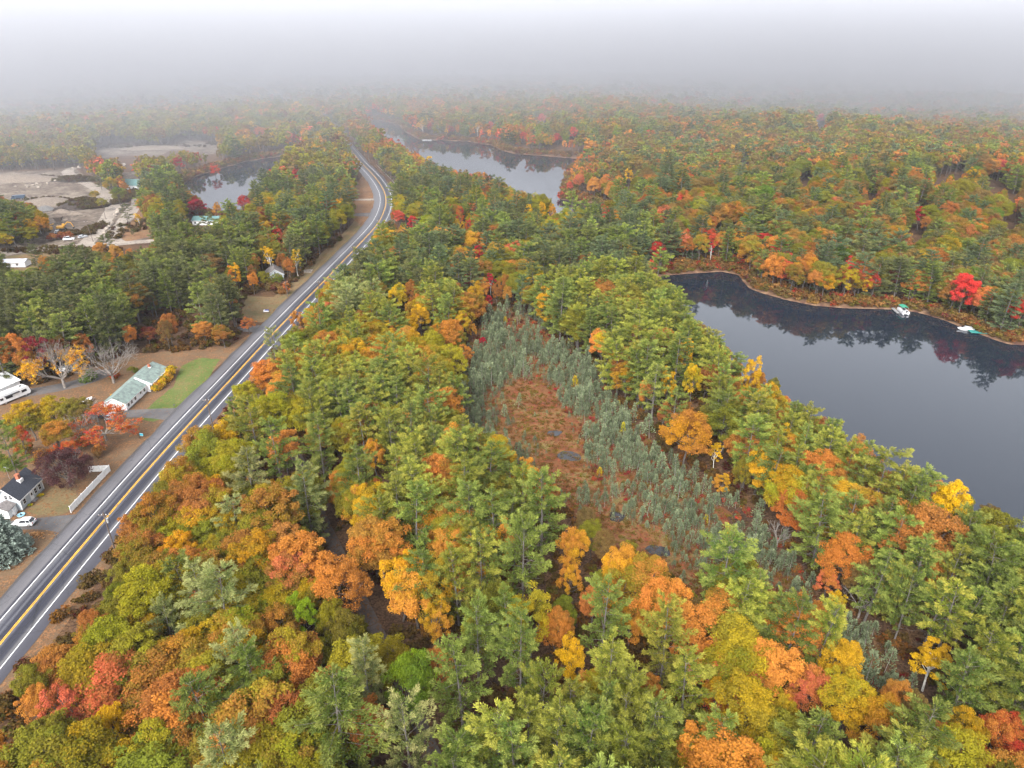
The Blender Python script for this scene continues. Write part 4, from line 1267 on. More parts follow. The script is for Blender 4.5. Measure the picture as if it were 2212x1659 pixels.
bad = hides(trees)
retry = [i for i in range(len(trees)) if bad[i]]
for i in retry:                                   # a lower tree may stand there instead
    if trees[i][0] == 'pine':
        trees[i][0] = 'oak'; trees[i][1] = trees[i][2] = ('olive', 'rust', 'russet', 'orange')[int(rng.random() * 4)]
    trees[i][9] = .55
sub = hides([trees[i] for i in retry])
for i, b_ in zip(retry, sub): bad[i] = b_
trees = [tuple(t) for t, b_ in zip(trees, bad) if not b_]

made = {'oak': 0, 'maple': 0, 'aspen': 0, 'pine': 0}
for L in LANDMARK: made[L[2]] += 1
CAP = {'oak': 298, 'maple': 240, 'aspen': 60, 'pine': 298}
single, mass = [], []
for t in trees:
    if made[t[0]] < CAP[t[0]]:
        made[t[0]] += 1; single.append(t)
    else:
        mass.append(t)

SIZE_W = lambda k: 'small ' if k < .84 else 'large ' if k > 1.16 else ''
GROUPS = {'oak': 'oaks standing in the woods', 'maple': 'maples standing in the woods', 'aspen': 'birches standing in the woods', 'pine': 'white pines standing in the woods'}
sxy = np.array([(t[3], t[4]) for t in single])
img_x = project(sxy[:, 0], sxy[:, 1], 8.0)[0]


def ordinal(n):
    ones = ['', 'first', 'second', 'third', 'fourth', 'fifth', 'sixth', 'seventh', 'eighth', 'ninth', 'tenth', 'eleventh', 'twelfth', 'thirteenth', 'fourteenth', 'fifteenth', 'sixteenth', 'seventeenth', 'eighteenth', 'nineteenth']
    tens = {2: 'twenty', 3: 'thirty', 4: 'forty', 5: 'fifty', 6: 'sixty', 7: 'seventy', 8: 'eighty', 9: 'ninety'}
    if n < 20: return ones[n]
    if n < 100: return tens[n // 10] + '-' + ones[n % 10] if n % 10 else {2: 'twentieth', 3: 'thirtieth', 4: 'fortieth', 5: 'fiftieth', 6: 'sixtieth', 7: 'seventieth', 8: 'eightieth', 9: 'ninetieth'}[n // 10]
    return 'hundred-and-' + ordinal(n - 100)


def groups_of(labels):
    g = {}
    for i, l in enumerate(labels): g.setdefault(l, []).append(i)
    return [v for v in g.values() if len(v) > 1]


rows, labels = [], []
for t in single:
    kind, c1, c2, x, y, z, pd, place, zn, k = t
    col = c1 if (c2 is None or c2 == c1) else f'{c1} and {c2}'
    labels.append(f'{SIZE_W(k)}{col} {KIND[kind][1].split()[-1]} {place}'); rows.append([t, k])
for idx in groups_of(labels):
    for i in idx:
        d = np.hypot(sxy[:, 0] - sxy[i, 0], sxy[:, 1] - sxy[i, 1]); d[i] = 1e9
        near = np.argsort(d)[:6]
        other = next((j for j in near if single[j][0] != single[i][0] or single[j][1] != single[i][1]), near[0])
        o = single[other]
        behind = abs(sxy[other, 1] - sxy[i, 1]) > 1.2 * abs(sxy[other, 0] - sxy[i, 0])
        rel = ('behind' if sxy[i, 1] > sxy[other, 1] else 'before') if behind else 'beside'
        labels[i] += f" {rel} {'an' if o[1][0] in 'aeiou' else 'a'} {o[1]} {KIND[o[0]][1].split()[-1]}"
for i, l in enumerate(labels):
    for w in ('large ', 'small '):
        if len(l.replace(',', '').split()) > 16 and l.startswith(w): l = l[len(w):]
    if len(l.replace(',', '').split()) > 16: l = l.replace(' the ', ' ').replace(' in woods', '')
    labels[i] = l
for idx in groups_of(labels):
    for r_, i in enumerate(sorted(idx, key=lambda i: img_x[i])):
        l = labels[i]
        if len(l.split()) > 13: l = l.replace(' the ', ' ').replace(' in woods', '')
        labels[i] = l + f', {ordinal(r_ + 1)} from left'
labels = [l if len(l.replace(',', '').split()) <= 16 else l.replace(' and narrow lane', ' and lane').replace(' narrow ', ' ') for l in labels]
rows = [(t, k, l) for (t, k), l in zip(rows, labels)]
for i, (t, k, lab) in enumerate(rows):
    kind, c1, c2, x, y, z, pd, place, zn, k = t
    nm, sp, protos = KIND[kind]
    if kind == 'pine':
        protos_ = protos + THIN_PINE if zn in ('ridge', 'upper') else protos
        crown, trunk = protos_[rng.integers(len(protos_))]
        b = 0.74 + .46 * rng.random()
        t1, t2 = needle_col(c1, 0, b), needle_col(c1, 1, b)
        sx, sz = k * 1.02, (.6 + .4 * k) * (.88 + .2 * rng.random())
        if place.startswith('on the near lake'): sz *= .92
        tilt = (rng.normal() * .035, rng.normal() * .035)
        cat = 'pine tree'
    else:
        crown, trunk = protos[rng.integers(len(protos))]
        t1, t2 = leaf_col(c1), leaf_col(c2)
        sx, sz = k * (1.16 if kind == 'oak' else 1.05), (.55 + .45 * k) * (.85 + .25 * rng.random())
        tilt = (rng.normal() * .05, rng.normal() * .05)
        cat = sp + ' tree'
    plant(nm, crown, trunk, x, y, z, sx, sz, rng.random() * 6.28, t1, t2, lab, cat, GROUPS[kind], tilt)


# ------------------------------------------------------------------ the massed woods: one object each
def scatter(name, protos, P, scl, rot, idx, t1, t2, label, cat):
    col = bpy.data.collections.new(name + '_shapes')
    for i, me in enumerate(protos):
        o = bpy.data.objects.new(f'{name}_shape_{i:02d}', me); col.objects.link(o)
    n = len(P)
    me = bpy.data.meshes.new(name)
    me.vertices.add(n); me.vertices.foreach_set('co', np.asarray(P, np.float32).ravel())
    def put(k, ty, val, f='value'):
        a = me.attributes.new(k, ty, 'POINT'); a.data.foreach_set(f, np.asarray(val).ravel())
    put('grow', 'FLOAT_VECTOR', np.asarray(scl, np.float32), 'vector')
    put('turn', 'FLOAT_VECTOR', np.asarray(rot, np.float32), 'vector')
    put('which', 'INT', np.asarray(idx, np.int32))
    put('tint', 'FLOAT_COLOR', np.column_stack([t1, np.ones(n)]).astype(np.float32), 'color')
    put('tint2', 'FLOAT_COLOR', np.column_stack([t2, np.ones(n)]).astype(np.float32), 'color')
    me.update()
    o = link(name, me); tag(o, label, cat, kind='stuff')
    g = bpy.data.node_groups.new(name, 'GeometryNodeTree')
    g.interface.new_socket('Geometry', in_out='INPUT', socket_type='NodeSocketGeometry')
    g.interface.new_socket('Geometry', in_out='OUTPUT', socket_type='NodeSocketGeometry')
    N = g.nodes.new
    gi, go = N('NodeGroupInput'), N('NodeGroupOutput')
    ci = N('GeometryNodeCollectionInfo'); ci.inputs['Collection'].default_value = col; ci.inputs['Separate Children'].default_value = True; ci.inputs['Reset Children'].default_value = True
    ip = N('GeometryNodeInstanceOnPoints'); ip.inputs['Pick Instance'].default_value = True
    def na(k, ty):
        a = N('GeometryNodeInputNamedAttribute'); a.data_type = ty; a.inputs['Name'].default_value = k
        return next(s for s in a.outputs if s.enabled and s.name == 'Attribute')
    er = N('FunctionNodeEulerToRotation')
    g.links.new(na('turn', 'FLOAT_VECTOR'), er.inputs[0])
    g.links.new(gi.outputs[0], ip.inputs['Points']); g.links.new(ci.outputs[0], ip.inputs['Instance'])
    g.links.new(na('which', 'INT'), ip.inputs['Instance Index']); g.links.new(er.outputs[0], ip.inputs['Rotation']); g.links.new(na('grow', 'FLOAT_VECTOR'), ip.inputs['Scale'])
    g.links.new(ip.outputs[0], go.inputs[0])
    md = o.modifiers.new('scatter', 'NODES'); md.node_group = g
    return o


near_p = [joined('near_oak', *OAK[i]) for i in (0, 2, 4, 5)] + [joined('near_maple', *MAPLE[i]) for i in (0, 2)] + [joined('near_birch', *ASPEN[1])] + [joined('near_pine', *PINE[i]) for i in (0, 2, 3, 5)]
far_p = [joined('far_oak', *p) for p in FAR_OAK] + [joined('far_maple', *p) for p in FAR_MAPLE] + [joined('far_pine', *p) for p in FAR_PINE]
ALLP = near_p + far_p
P_, S_, T_, I_, A_, B_ = [], [], [], [], [], []
for kind, c1, c2, x, y, z, pd, place, zn, k in mass:
    k = k * (1.0 if pd < 620 else 1.18 if pd < 1000 else 1.45)
    if pd < 470:
        pick = {'oak': (0, 4), 'maple': (4, 6), 'aspen': (6, 7), 'pine': (7, 11)}[kind]
    else:
        pick = {'oak': (11, 15), 'maple': (15, 17), 'aspen': (15, 17), 'pine': (17, 21)}[kind]
    I_.append(rng.integers(*pick)); P_.append((x, y, z))
    hh = (.55 + .45 * k) * (.88 + .2 * rng.random()) * (.88 if kind == 'pine' and zn in ('far_shore', 'far_middle', 'left_far') else 1.0)
    S_.append((k, k, hh)); T_.append((rng.normal() * .04, rng.normal() * .04, rng.random() * 6.28))
    if kind == 'pine':
        b = .70 + .55 * rng.random(); A_.append(needle_col(c1, 0, b)); B_.append(needle_col(c1, 1, b))
    else:
        A_.append(leaf_col(c1)); B_.append(leaf_col(c2))
scatter('forest', ALLP, P_, S_, T_, I_, A_, B_, 'mixed autumn forest of pines and oaks fading into the mist', 'forest')
print('trees', len(single), 'massed', len(mass), made)

# undergrowth below the near woods and along the wood edges
u = np.column_stack([rng.uniform(-150, 190, 15000), rng.uniform(50, 380, 15000)])
shore_pts = []
for P, per_m, w in ((LAKE, 2.2, 9), (FAR_LAKE, 1.6, 13), (POND, 2.0, 10)):
    Q = np.vstack([P, P[:1]])
    for p0, p1 in zip(Q[:-1], Q[1:]):
        L_ = float(np.hypot(*(p1 - p0))); m = int(L_ * per_m)
        t_ = rng.random((m, 1)); nn_ = np.array([p1[1] - p0[1], p0[0] - p1[0]]) / (L_ + 1e-6)
        if in_poly(P, *(p0 * .5 + p1 * .5 + nn_ * .5)): nn_ = -nn_
        shore_pts.append(p0 + (p1 - p0) * t_ + nn_ * (rng.random((m, 1)) ** 1.3 * w))
u = np.concatenate([u] + shore_pts)
uh, us = height(u[:, 0], u[:, 1]); uo = u[:, 0] - road_x(u[:, 1])
k = (us > 0.3) & ~((uo > -12) & (uo < 7.2)) & (line_dist(LANE[::4], u[:, 0], u[:, 1]) > 2.6)
for P in (YARD, LAWN_CUT, FIELD, BOG_OPEN):
    k &= ~in_poly(P, u[:, 0], u[:, 1])
inb = in_poly(BOG, u[:, 0], u[:, 1])
bx = np.interp(u[:, 1], BOG_AXIS[:, 0], BOG_AXIS[:, 1])
k &= ~inb | ((u[:, 0] > bx) & (rng.random(len(u)) < .8)) | (rng.random(len(u)) < .3)
pxx, pyy, pdd = project(u[:, 0], u[:, 1], uh)
k &= (pxx > -100) & (pxx < 2320) & (pyy < 1800)
u, uh, inb, us = u[k], uh[k], inb[k], us[k]
n = len(u); print('undergrowth', n)
cols, cols2, sc = [], [], []
for i in range(n):
    if inb[i]:
        c = ['crimson', 'crimson', 'burgundy', 'rust', 'red'][rng.integers(5)]; g = .8; s = .55 + .5 * rng.random()
    elif us[i] < 10:
        c = ['rust', 'russet', 'burgundy', 'red', 'olive', 'tan', 'rust'][rng.integers(7)]; g = .75; s = (.8 + 1.4 * rng.random()) * (1.25 if u[i, 1] > 330 else 1.0)
    else:
        c = ['rust', 'russet', 'russet', 'olive', 'burgundy', 'orange'][rng.integers(6)]; g = .5; s = .7 + .9 * rng.random()
    cols.append(leaf_col(c, .12, g)); cols2.append(leaf_col('russet', .12, g)); sc.append((s * 1.2, s * 1.2, s * (.9 + .5 * rng.random())))
scatter('undergrowth', BUSH, np.column_stack([u, uh - .05]), sc, np.column_stack([np.zeros((n, 2)), rng.random(n) * 6.28]), rng.integers(0, 4, n), cols, cols2, 'red and brown shrubs under the trees and round the bog', 'undergrowth')

# bog: small spruces, tussocks
bmin, bmax = BOG.min(0), BOG.max(0)
b = np.column_stack([rng.uniform(bmin[0], bmax[0], 16000), rng.uniform(bmin[1], bmax[1], 16000)])
b = b[in_poly(BOG, b[:, 0], b[:, 1])]
so = sdf(BOG_OPEN, b[:, 0], b[:, 1]); se = line_dist(BOG, b[:, 0], b[:, 1], True)
cl = vnoise(b[:, 0], b[:, 1], 7, 41)
prob = np.where(so < 0, np.clip(.60 + so * .06, .05, 1) * np.clip(2.2 * (cl - .36), 0, 1), np.clip(.50 + 2.2 * (cl - .45), 0.05, 1)) * np.where((se < 3.5), .25, 1)
b = b[rng.random(len(b)) < prob]
sel = []
cell = {}
for p in b:
    q = (int(p[0] // 1.1), int(p[1] // 1.1))
    if q in cell: continue
    cell[q] = 1; sel.append(p)
b = np.array(sel)
if len(taken):
    dmin = np.min(np.hypot(b[:, None, 0] - taken[None, :, 0], b[:, None, 1] - taken[None, :, 1]) - taken[None, :, 2] * .5, 1); b = b[dmin > .3]
_, _, pdd = project(b[:, 0], b[:, 1], 2)
bs = np.clip(rng.normal(.68, .26, len(b)), .28, 1.45) * np.where(sdf(BOG_OPEN, b[:, 0], b[:, 1]) < 2, .72, 1.0) * (0.8 + .5 * vnoise(b[:, 0], b[:, 1], 16, 44))
order = np.argsort(pdd / bs)
print('bog spruces', len(b))
spruce_made = []
P_, S_, T_, I_, A_, B_ = [], [], [], [], [], []
SP1, SP2 = np.array(lin((94, 106, 78))) * 1.05, np.array(lin((156, 164, 128))) * 1.05
for j, i in enumerate(order):
    x, y = map(float, b[i]); s = float(bs[i])
    g = .62 + .60 * rng.random(); yel = rng.random() < .009
    t1, t2 = (SP1 * g, SP2 * g) if not yel else (np.array(leaf_col('yellow-green')), np.array(leaf_col('yellow')))
    sx, sz = s * (1.0 + .35 * rng.random()), s * (.9 + .35 * rng.random())
    if j < 297:
        c, t = SPRUCE[rng.integers(6)]
        side = 'east' if x > np.interp(y, BOG_AXIS[:, 0], BOG_AXIS[:, 1]) else 'west'
        part = 'head' if y > 215 else 'middle' if y > 150 else 'lower end'
        siz = 'stunted' if s < .55 else 'tall' if s > .9 else 'young'
        lab = f"{siz} {'yellow larch' if yel else 'grey-green spruce'} on the {side} side of the bog's {part}"
        so_ = plant('bog_larch' if yel else 'bog_spruce', c, t, x, y, hz(x, y) - .05, sx, sz, rng.random() * 6.28, t1, t2, lab, 'larch tree' if yel else 'spruce tree', 'small conifers standing in the bog', (rng.normal() * .06, rng.normal() * .06))
        spruce_made.append((lab, float(project(x, y, 2.0)[0]), so_))
    else:
        P_.append((x, y, -.05)); S_.append((sx, sx, sz)); T_.append((rng.normal() * .06, rng.normal() * .06, rng.random() * 6.28)); I_.append(rng.integers(6)); A_.append(t1); B_.append(t2)
for idx in groups_of([s[0] for s in spruce_made]):
    for r_, i in enumerate(sorted(idx, key=lambda i: spruce_made[i][1])):
        spruce_made[i][2]['label'] = f'{spruce_made[i][0]}, {ordinal(r_ + 1)} from left'
scatter('bog_spruces', [joined('small_spruce', *p) for p in SPRUCE], P_, S_, T_, I_, A_, B_, 'grey-green spruce thicket covering the edges of the bog', 'spruces')
q = np.column_stack([rng.uniform(bmin[0], bmax[0], 20000), rng.uniform(bmin[1], bmax[1], 20000)])
q = q[in_poly(BOG_OPEN, q[:, 0], q[:, 1]) | (in_poly(BOG, q[:, 0], q[:, 1]) & (rng.random(len(q)) < .5))]
n = len(q); cq = vnoise(q[:, 0], q[:, 1], 6, 51)
c1 = [leaf_col('yellow-green' if (cq[i] > .52 and rng.random() < .6) else 'rust' if rng.random() < .7 else 'olive', .15, .62) for i in range(n)]
ss = (.4 + 1.0 * rng.random(n) ** 1.5)
scatter('bog_grass', TUFT, np.column_stack([q, np.full(n, .12)]), np.column_stack([ss, ss, ss * .9]), np.column_stack([np.zeros((n, 2)), rng.random(n) * 6.28]), rng.integers(0, 3, n), c1, [leaf_col('russet', .1, .62)] * n, 'rust and yellow sedge tussocks over the open bog', 'grass')

# ------------------------------------------------------------------ built things
M['white_wall'] = mat('white_siding', (0.76, 0.76, 0.76), 0.6, 0.25, vary=0.10, scale=1.2)
M['grey_wall'] = mat('pale_blue_grey_siding', (0.36, 0.40, 0.43), 0.6, 0.25, vary=0.08, scale=1.0)
M['trim'] = mat('white_trim', (0.70, 0.70, 0.70), 0.5, 0.3, vary=0.06, scale=2)
M['dark_shingle'] = mat('dark_slate_shingle', (0.040, 0.044, 0.056), 0.85, 0.2, vary=0.25, scale=5, bump=0.3)
M['green_shingle'] = mat('weathered_green_shingle', (0.155, 0.20, 0.18), 0.9, 0.15, vary=0.22, scale=0.9, c2=(0.10, 0.115, 0.11), bump=0.3)
M['grey_shingle'] = mat('grey_shingle', (0.17, 0.155, 0.15), 0.9, 0.15, vary=0.2, scale=2)
M['white_roof'] = mat('white_metal_roof', (0.60, 0.62, 0.62), 0.45, 0.4, vary=0.05, scale=0.6)
M['grey_metal_roof'] = mat('grey_metal_roof', (0.40, 0.42, 0.46), 0.45, 0.4, vary=0.1, scale=0.5)
M['teal_roof'] = mat('teal_metal_roof', (0.085, 0.17, 0.165), 0.45, 0.4, vary=0.12, scale=0.5)
M['red_roof'] = mat('red_metal_roof', (0.33, 0.06, 0.075), 0.5, 0.4, vary=0.1, scale=0.5)
M['brick'] = mat('red_brick', (0.30, 0.11, 0.065), 0.9, 0.15, vary=0.25, scale=7)
M['glass'] = mat('dark_window_glass', (0.018, 0.020, 0.026), 0.08, 0.5, vary=0.02)
M['car_white'] = mat('white_car_paint', (0.68, 0.69, 0.70), 0.25, 0.5, vary=0.02)
M['car_silver'] = mat('silver_car_paint', (0.42, 0.44, 0.46), 0.3, 0.5, vary=0.03)
M['car_dark'] = mat('dark_car_paint', (0.03, 0.03, 0.035), 0.3, 0.5, vary=0.05)
M['tyre'] = mat('tyre_rubber', (0.02, 0.02, 0.02), 0.9, 0.2)
M['rim'] = mat('alloy', (0.45, 0.45, 0.47), 0.35, 0.5, 0.6)
M['red_lens'] = mat('red_lens', (0.35, 0.02, 0.015), 0.25, 0.5)
M['clear_lens'] = mat('clear_lens', (0.6, 0.6, 0.58), 0.15, 0.5)
M['vinyl'] = mat('white_vinyl', (0.82, 0.82, 0.80), 0.5, 0.3, vary=0.08, scale=1.5)
M['split_wood'] = mat('split_firewood', (0.42, 0.22, 0.09), 0.9, 0.15, vary=0.35, scale=4)
M['pole_wood'] = mat('weathered_pole', (0.11, 0.085, 0.07), 0.95, 0.1, vary=0.2, scale=3)
M['black_metal'] = mat('black_metal', (0.02, 0.02, 0.022), 0.5, 0.4)
M['steel'] = mat('galvanised_steel', (0.38, 0.39, 0.40), 0.4, 0.5, 0.5)
M['plastic_blue'] = mat('pale_blue_plastic', (0.22, 0.42, 0.52), 0.4, 0.4)
M['sign_teal'] = mat('teal_sign_paint', (0.05, 0.42, 0.48), 0.5, 0.3)
M['sign_blue'] = mat('blue_sign_paint', (0.03, 0.06, 0.28), 0.5, 0.3)
M['sign_white'] = mat('white_sign_paint', (0.66, 0.66, 0.68), 0.5, 0.3)
M['machine'] = mat('yellow_machine_paint', (0.52, 0.27, 0.03), 0.5, 0.4, vary=0.2, scale=1)
M['truck_paint'] = mat('dark_blue_truck_paint', (0.03, 0.055, 0.09), 0.4, 0.4, vary=0.1)
M['stone'] = mat('pale_boulder', (0.25, 0.215, 0.18), 0.95, 0.15, vary=0.3, scale=1.2, bump=0.5)
M['gravel_grey'] = mat('crushed_stone', (0.12, 0.117, 0.114), 0.95, 0.1, vary=0.2, scale=1.5, bump=0.5)
M['gravel_tan'] = mat('tan_gravel', (0.15, 0.122, 0.098), 0.95, 0.1, vary=0.2, scale=1.0, bump=0.5)
M['loam'] = mat('dark_loam', (0.040, 0.031, 0.027), 0.95, 0.1, vary=0.35, scale=0.8, bump=0.7)
M['canopy_green'] = mat('green_canvas', (0.035, 0.22, 0.14), 0.8, 0.2, vary=0.1)
M['dock_teal'] = mat('teal_dock_boards', (0.03, 0.20, 0.18), 0.7, 0.25, vary=0.15)
M['aluminium'] = mat('aluminium', (0.55, 0.56, 0.58), 0.35, 0.5, 0.5)
M['flag_red'] = mat('flag_red', (0.42, 0.03, 0.035), 0.8, 0.2)
M['flag_white'] = mat('flag_white', (0.7, 0.7, 0.7), 0.8, 0.2)
M['flag_blue'] = mat('flag_blue', (0.02, 0.03, 0.14), 0.8, 0.2)


def opening(root, face, u, z, w, h, W, L, kind='window', at_=None):
    """A window or door on the east (+x), west, south (-y) or north wall of a building; u runs along the wall."""
    fr, gl = MB(), MB()
    d0, d1, d2 = 0.0, 0.07, 0.085
    def B(mb, u0, u1, z0, z1, a, b):
        if face == 'E': mb.box(W / 2 + a, W / 2 + b, u0, u1, z0, z1)
        elif face == 'W': mb.box(-W / 2 - b, -W / 2 - a, u0, u1, z0, z1)
        elif face == 'S': mb.box(u0, u1, -L / 2 - b, -L / 2 - a, z0, z1)
        else: mb.box(u0, u1, L / 2 + a, L / 2 + b, z0, z1)
    t = 0.13
    if kind == 'window':
        B(fr, u - w / 2, u + w / 2, z, z + h, d0, d1)
        o = fr.build('window', M['trim'], root)
        for k in (0, 1):
            g = MB()
            z0 = z + t + k * (h - t) / 2; z1 = z0 + (h - t) / 2 - t * .6
            B(g, u - w / 2 + t, u + w / 2 - t, z0, z1, d1 * .5, d2)
            g.build('pane', M['glass'], o)
    elif kind == 'door':
        B(fr, u - w / 2, u + w / 2, z, z + h, d0, d1)
        o = fr.build('door', M['trim'], root)
        B(gl, u - w * .22, u + w * .22, z + h * .55, z + h * .88, d1 * .5, d2)
        gl.build('pane', M['glass'], o)
        hb = MB(); B(hb, u + w * .33, u + w * .40, z + h * .44, z + h * .49, d1, d1 + .06)
        hb.build('handle', M['black_metal'], o)
    else:                                     # garage door: panels in a frame
        B(fr, u - w / 2, u + w / 2, z, z + h, d0, d1)
        o = fr.build('garage_door', M['trim'], root)
        for k in range(4):
            g = MB(); B(g, u - w / 2 + .1, u + w / 2 - .1, z + .06 + k * (h - .1) / 4, z + (k + 1) * (h - .1) / 4, d1 * .5, d2)
            g.build('panel', M['white_wall'], o)
    return o


def house(name, label, x, y, rz, L, W, hw, rise, wall, roof, cat='house', over=0.35, openings=(), chimneys=(), z=0.0):
    root = thing(name, label, cat, (x, y, z), rz)
    mb = MB()
    mb.prism([(-W / 2, 0), (W / 2, 0), (W / 2, hw), (0, hw + rise), (-W / 2, hw)], 'y', -L / 2, L / 2)
    mb.build('wall', M[wall], root)
    base = MB(); base.box(-W / 2 - .04, W / 2 + .04, -L / 2 - .04, L / 2 + .04, -.2, .28); base.build('foundation', M['grey_shingle'], root)
    sl = math.hypot(W / 2, rise); th = .16
    rb = MB()
    k = (W / 2 + over) / (W / 2)
    e0, e1 = hw + rise - rise * k, hw + rise
    for s in (-1, 1):
        rb.prism([(0, e1 + .03), (s * (W / 2 + over), e0 + .03), (s * (W / 2 + over), e0 + .03 + th), (0, e1 + .03 + th)], 'y', -L / 2 - over, L / 2 + over)
    r = rb.build('roof', M[roof], root)
    tb = MB()
    for s in (-1, 1):
        tb.box(s * (W / 2 + over + .02) - .03, s * (W / 2 + over + .02) + .03, -L / 2 - over, L / 2 + over, e0 - .10, e0 + .12)
    tb.build('eave_trim', M['trim'], r)
    for s in (-1, 1):
        gb = MB()
        for q in (-1, 1):
            gb.prism([(0, e1 - .16), (q * (W / 2 + over), e0 - .16), (q * (W / 2 + over), e0 + .02), (0, e1 + .02)], 'y', s * (L / 2 + over) - .035, s * (L / 2 + over) + .035)
        gb.build('gable_trim', M['trim'], r)
    for (ux, uy, w, top) in chimneys:
        zb = hw + rise - abs(ux) * rise / (W / 2)
        c = MB(); c.box(ux - w / 2, ux + w / 2, uy - w / 2, uy + w / 2, zb - .6, top); c.box(ux - w / 2 - .06, ux + w / 2 + .06, uy - w / 2 - .06, uy + w / 2 + .06, top, top + .12)
        ch_ = c.build('chimney', M['brick'], r)
        f = MB(); f.box(ux - w * .85, ux + w * .95, uy - w * .85, uy + w * .85, zb - .5, zb + .12 + .2 * (ux != 0)); f.build('flashing', M['trim'], r)
    for o in openings:
        opening(root, *o[:5], W, L, *(o[5:]))
    return root


# grey cape house by the highway
h1 = house('cape_house', 'pale grey cape house with dark slate roof and brick chimney by the highway', -116.9, 140.7, 0.0, 8.6, 6.0, 3.2, 2.9, 'grey_wall', 'dark_shingle',
           openings=[('E', -2.9, 1.05, 1.1, 1.35), ('E', -.15, .3, 1.15, 2.15, 'door'), ('E', 1.35, .95, 1.05, 1.5), ('E', 3.0, .95, 1.05, 1.5),
                     ('S', .2, 3.1, 1.0, 1.2), ('S', 1.3, 3.1, 1.0, 1.2), ('S', -1.6, 1.0, 1.0, 1.3), ('N', 0, 3.0, 1.0, 1.2)], chimneys=[(.75, .4, .75, 6.9)])
for s in (-1, 1):
    cb = MB(); cb.box(2.9, 3.06, s * 4.24 - .1, s * 4.24 + .12, .28, 3.15); cb.build('corner_board', M['trim'], h1)
st = MB(); st.box(3.05, 3.9, -.8, .5, 0, .28); st.build('door_step', M['grey_shingle'], h1)
pl = MB(); pl.box(3.02, 3.3, -3.5, -2.5, 0, .03); 
ann = MB(); ann.prism([(-1.6, 0), (1.9, 0), (1.9, 2.2), (.2, 3.0), (-1.6, 2.2)], 'y', -7.3, -4.36)
ann.build('entry_wing', M['white_wall'], h1)
ab = MB()
for s in (-1, 1):
    ab.prism([(.15, 3.04), (.15 + s * 2.1, 2.05), (.15 + s * 2.1, 2.17), (.15, 3.18)], 'y', -7.6, -4.42)
ab.build('entry_roof', M['grey_shingle'], h1)
ex = MB(); ex.tube((-2.2, 1.5, 5.0), (-2.2, 1.5, 8.4), .03); ex.tube((-2.6, 1.5, 8.3), (-1.5, 1.5, 7.9), .03); ex.build('antenna', M['steel'], h1)
shd = thing('utility_box', 'small white cupboard standing against the cape house gable', 'cupboard', (-115.2, 135.1, 0))
ub = MB(); ub.box(-.55, .55, -.4, .4, 0, 1.5, .04); ub.build('body', M['white_wall'], shd)
ub = MB(); ub.prism([(-.5, 1.5), (.5, 1.5), (.62, 1.52), (.62, 1.58), (-.62, 1.74), (-.62, 1.68)], 'x', -.62, .62); ub.build('lid', M['trim'], shd)
# blue toy pool
tub = thing('paddling_pool', 'pale blue round plastic pool beside the cape house', 'pool', (-113.2, 134.6, 0))
pm = MB(); n = 18
pm.loft([[(r * math.cos(6.283 * i / n), r * math.sin(6.283 * i / n), z) for i in range(n)] for r, z in ((.75, 0), (.85, .3), (.78, .3), (.70, .08), (.3, .07))])
pm.build('basin', M['plastic_blue'], tub, True)
cm = MB(); cm.loft([[(r * math.cos(6.283 * i / 8), r * math.sin(6.283 * i / 8), z) for i in range(8)] for r, z in ((.16, .07), (.2, .45), (.05, .62))]); cm.build('spout', M['black_metal'], tub)


# ------------------------------------------------------------------ vehicles
def wheel(root, x, y, r, w=.22):
    s = 1 if y > 0 else -1
    t = MB(); n = 16
    t.loft([[(x + q * math.cos(6.283 * i / n), y + s * d, r + q * math.sin(6.283 * i / n)) for i in range(n)] for q, d in ((r * .9, -w / 2), (r, -w / 2 + .04), (r, w / 2 - .04), (r * .9, w / 2))])
    o = t.build('wheel', M['tyre'], root, False)
    h = MB(); h.loft([[(x + q * math.cos(6.283 * i / n), y + s * d, r + q * math.sin(6.283 * i / n)) for i in range(n)] for q, d in ((r * .66, w / 2 - .02), (r * .62, w / 2 + .015), (r * .2, w / 2 + .03))])
    h.build('rim', M['rim'], o)


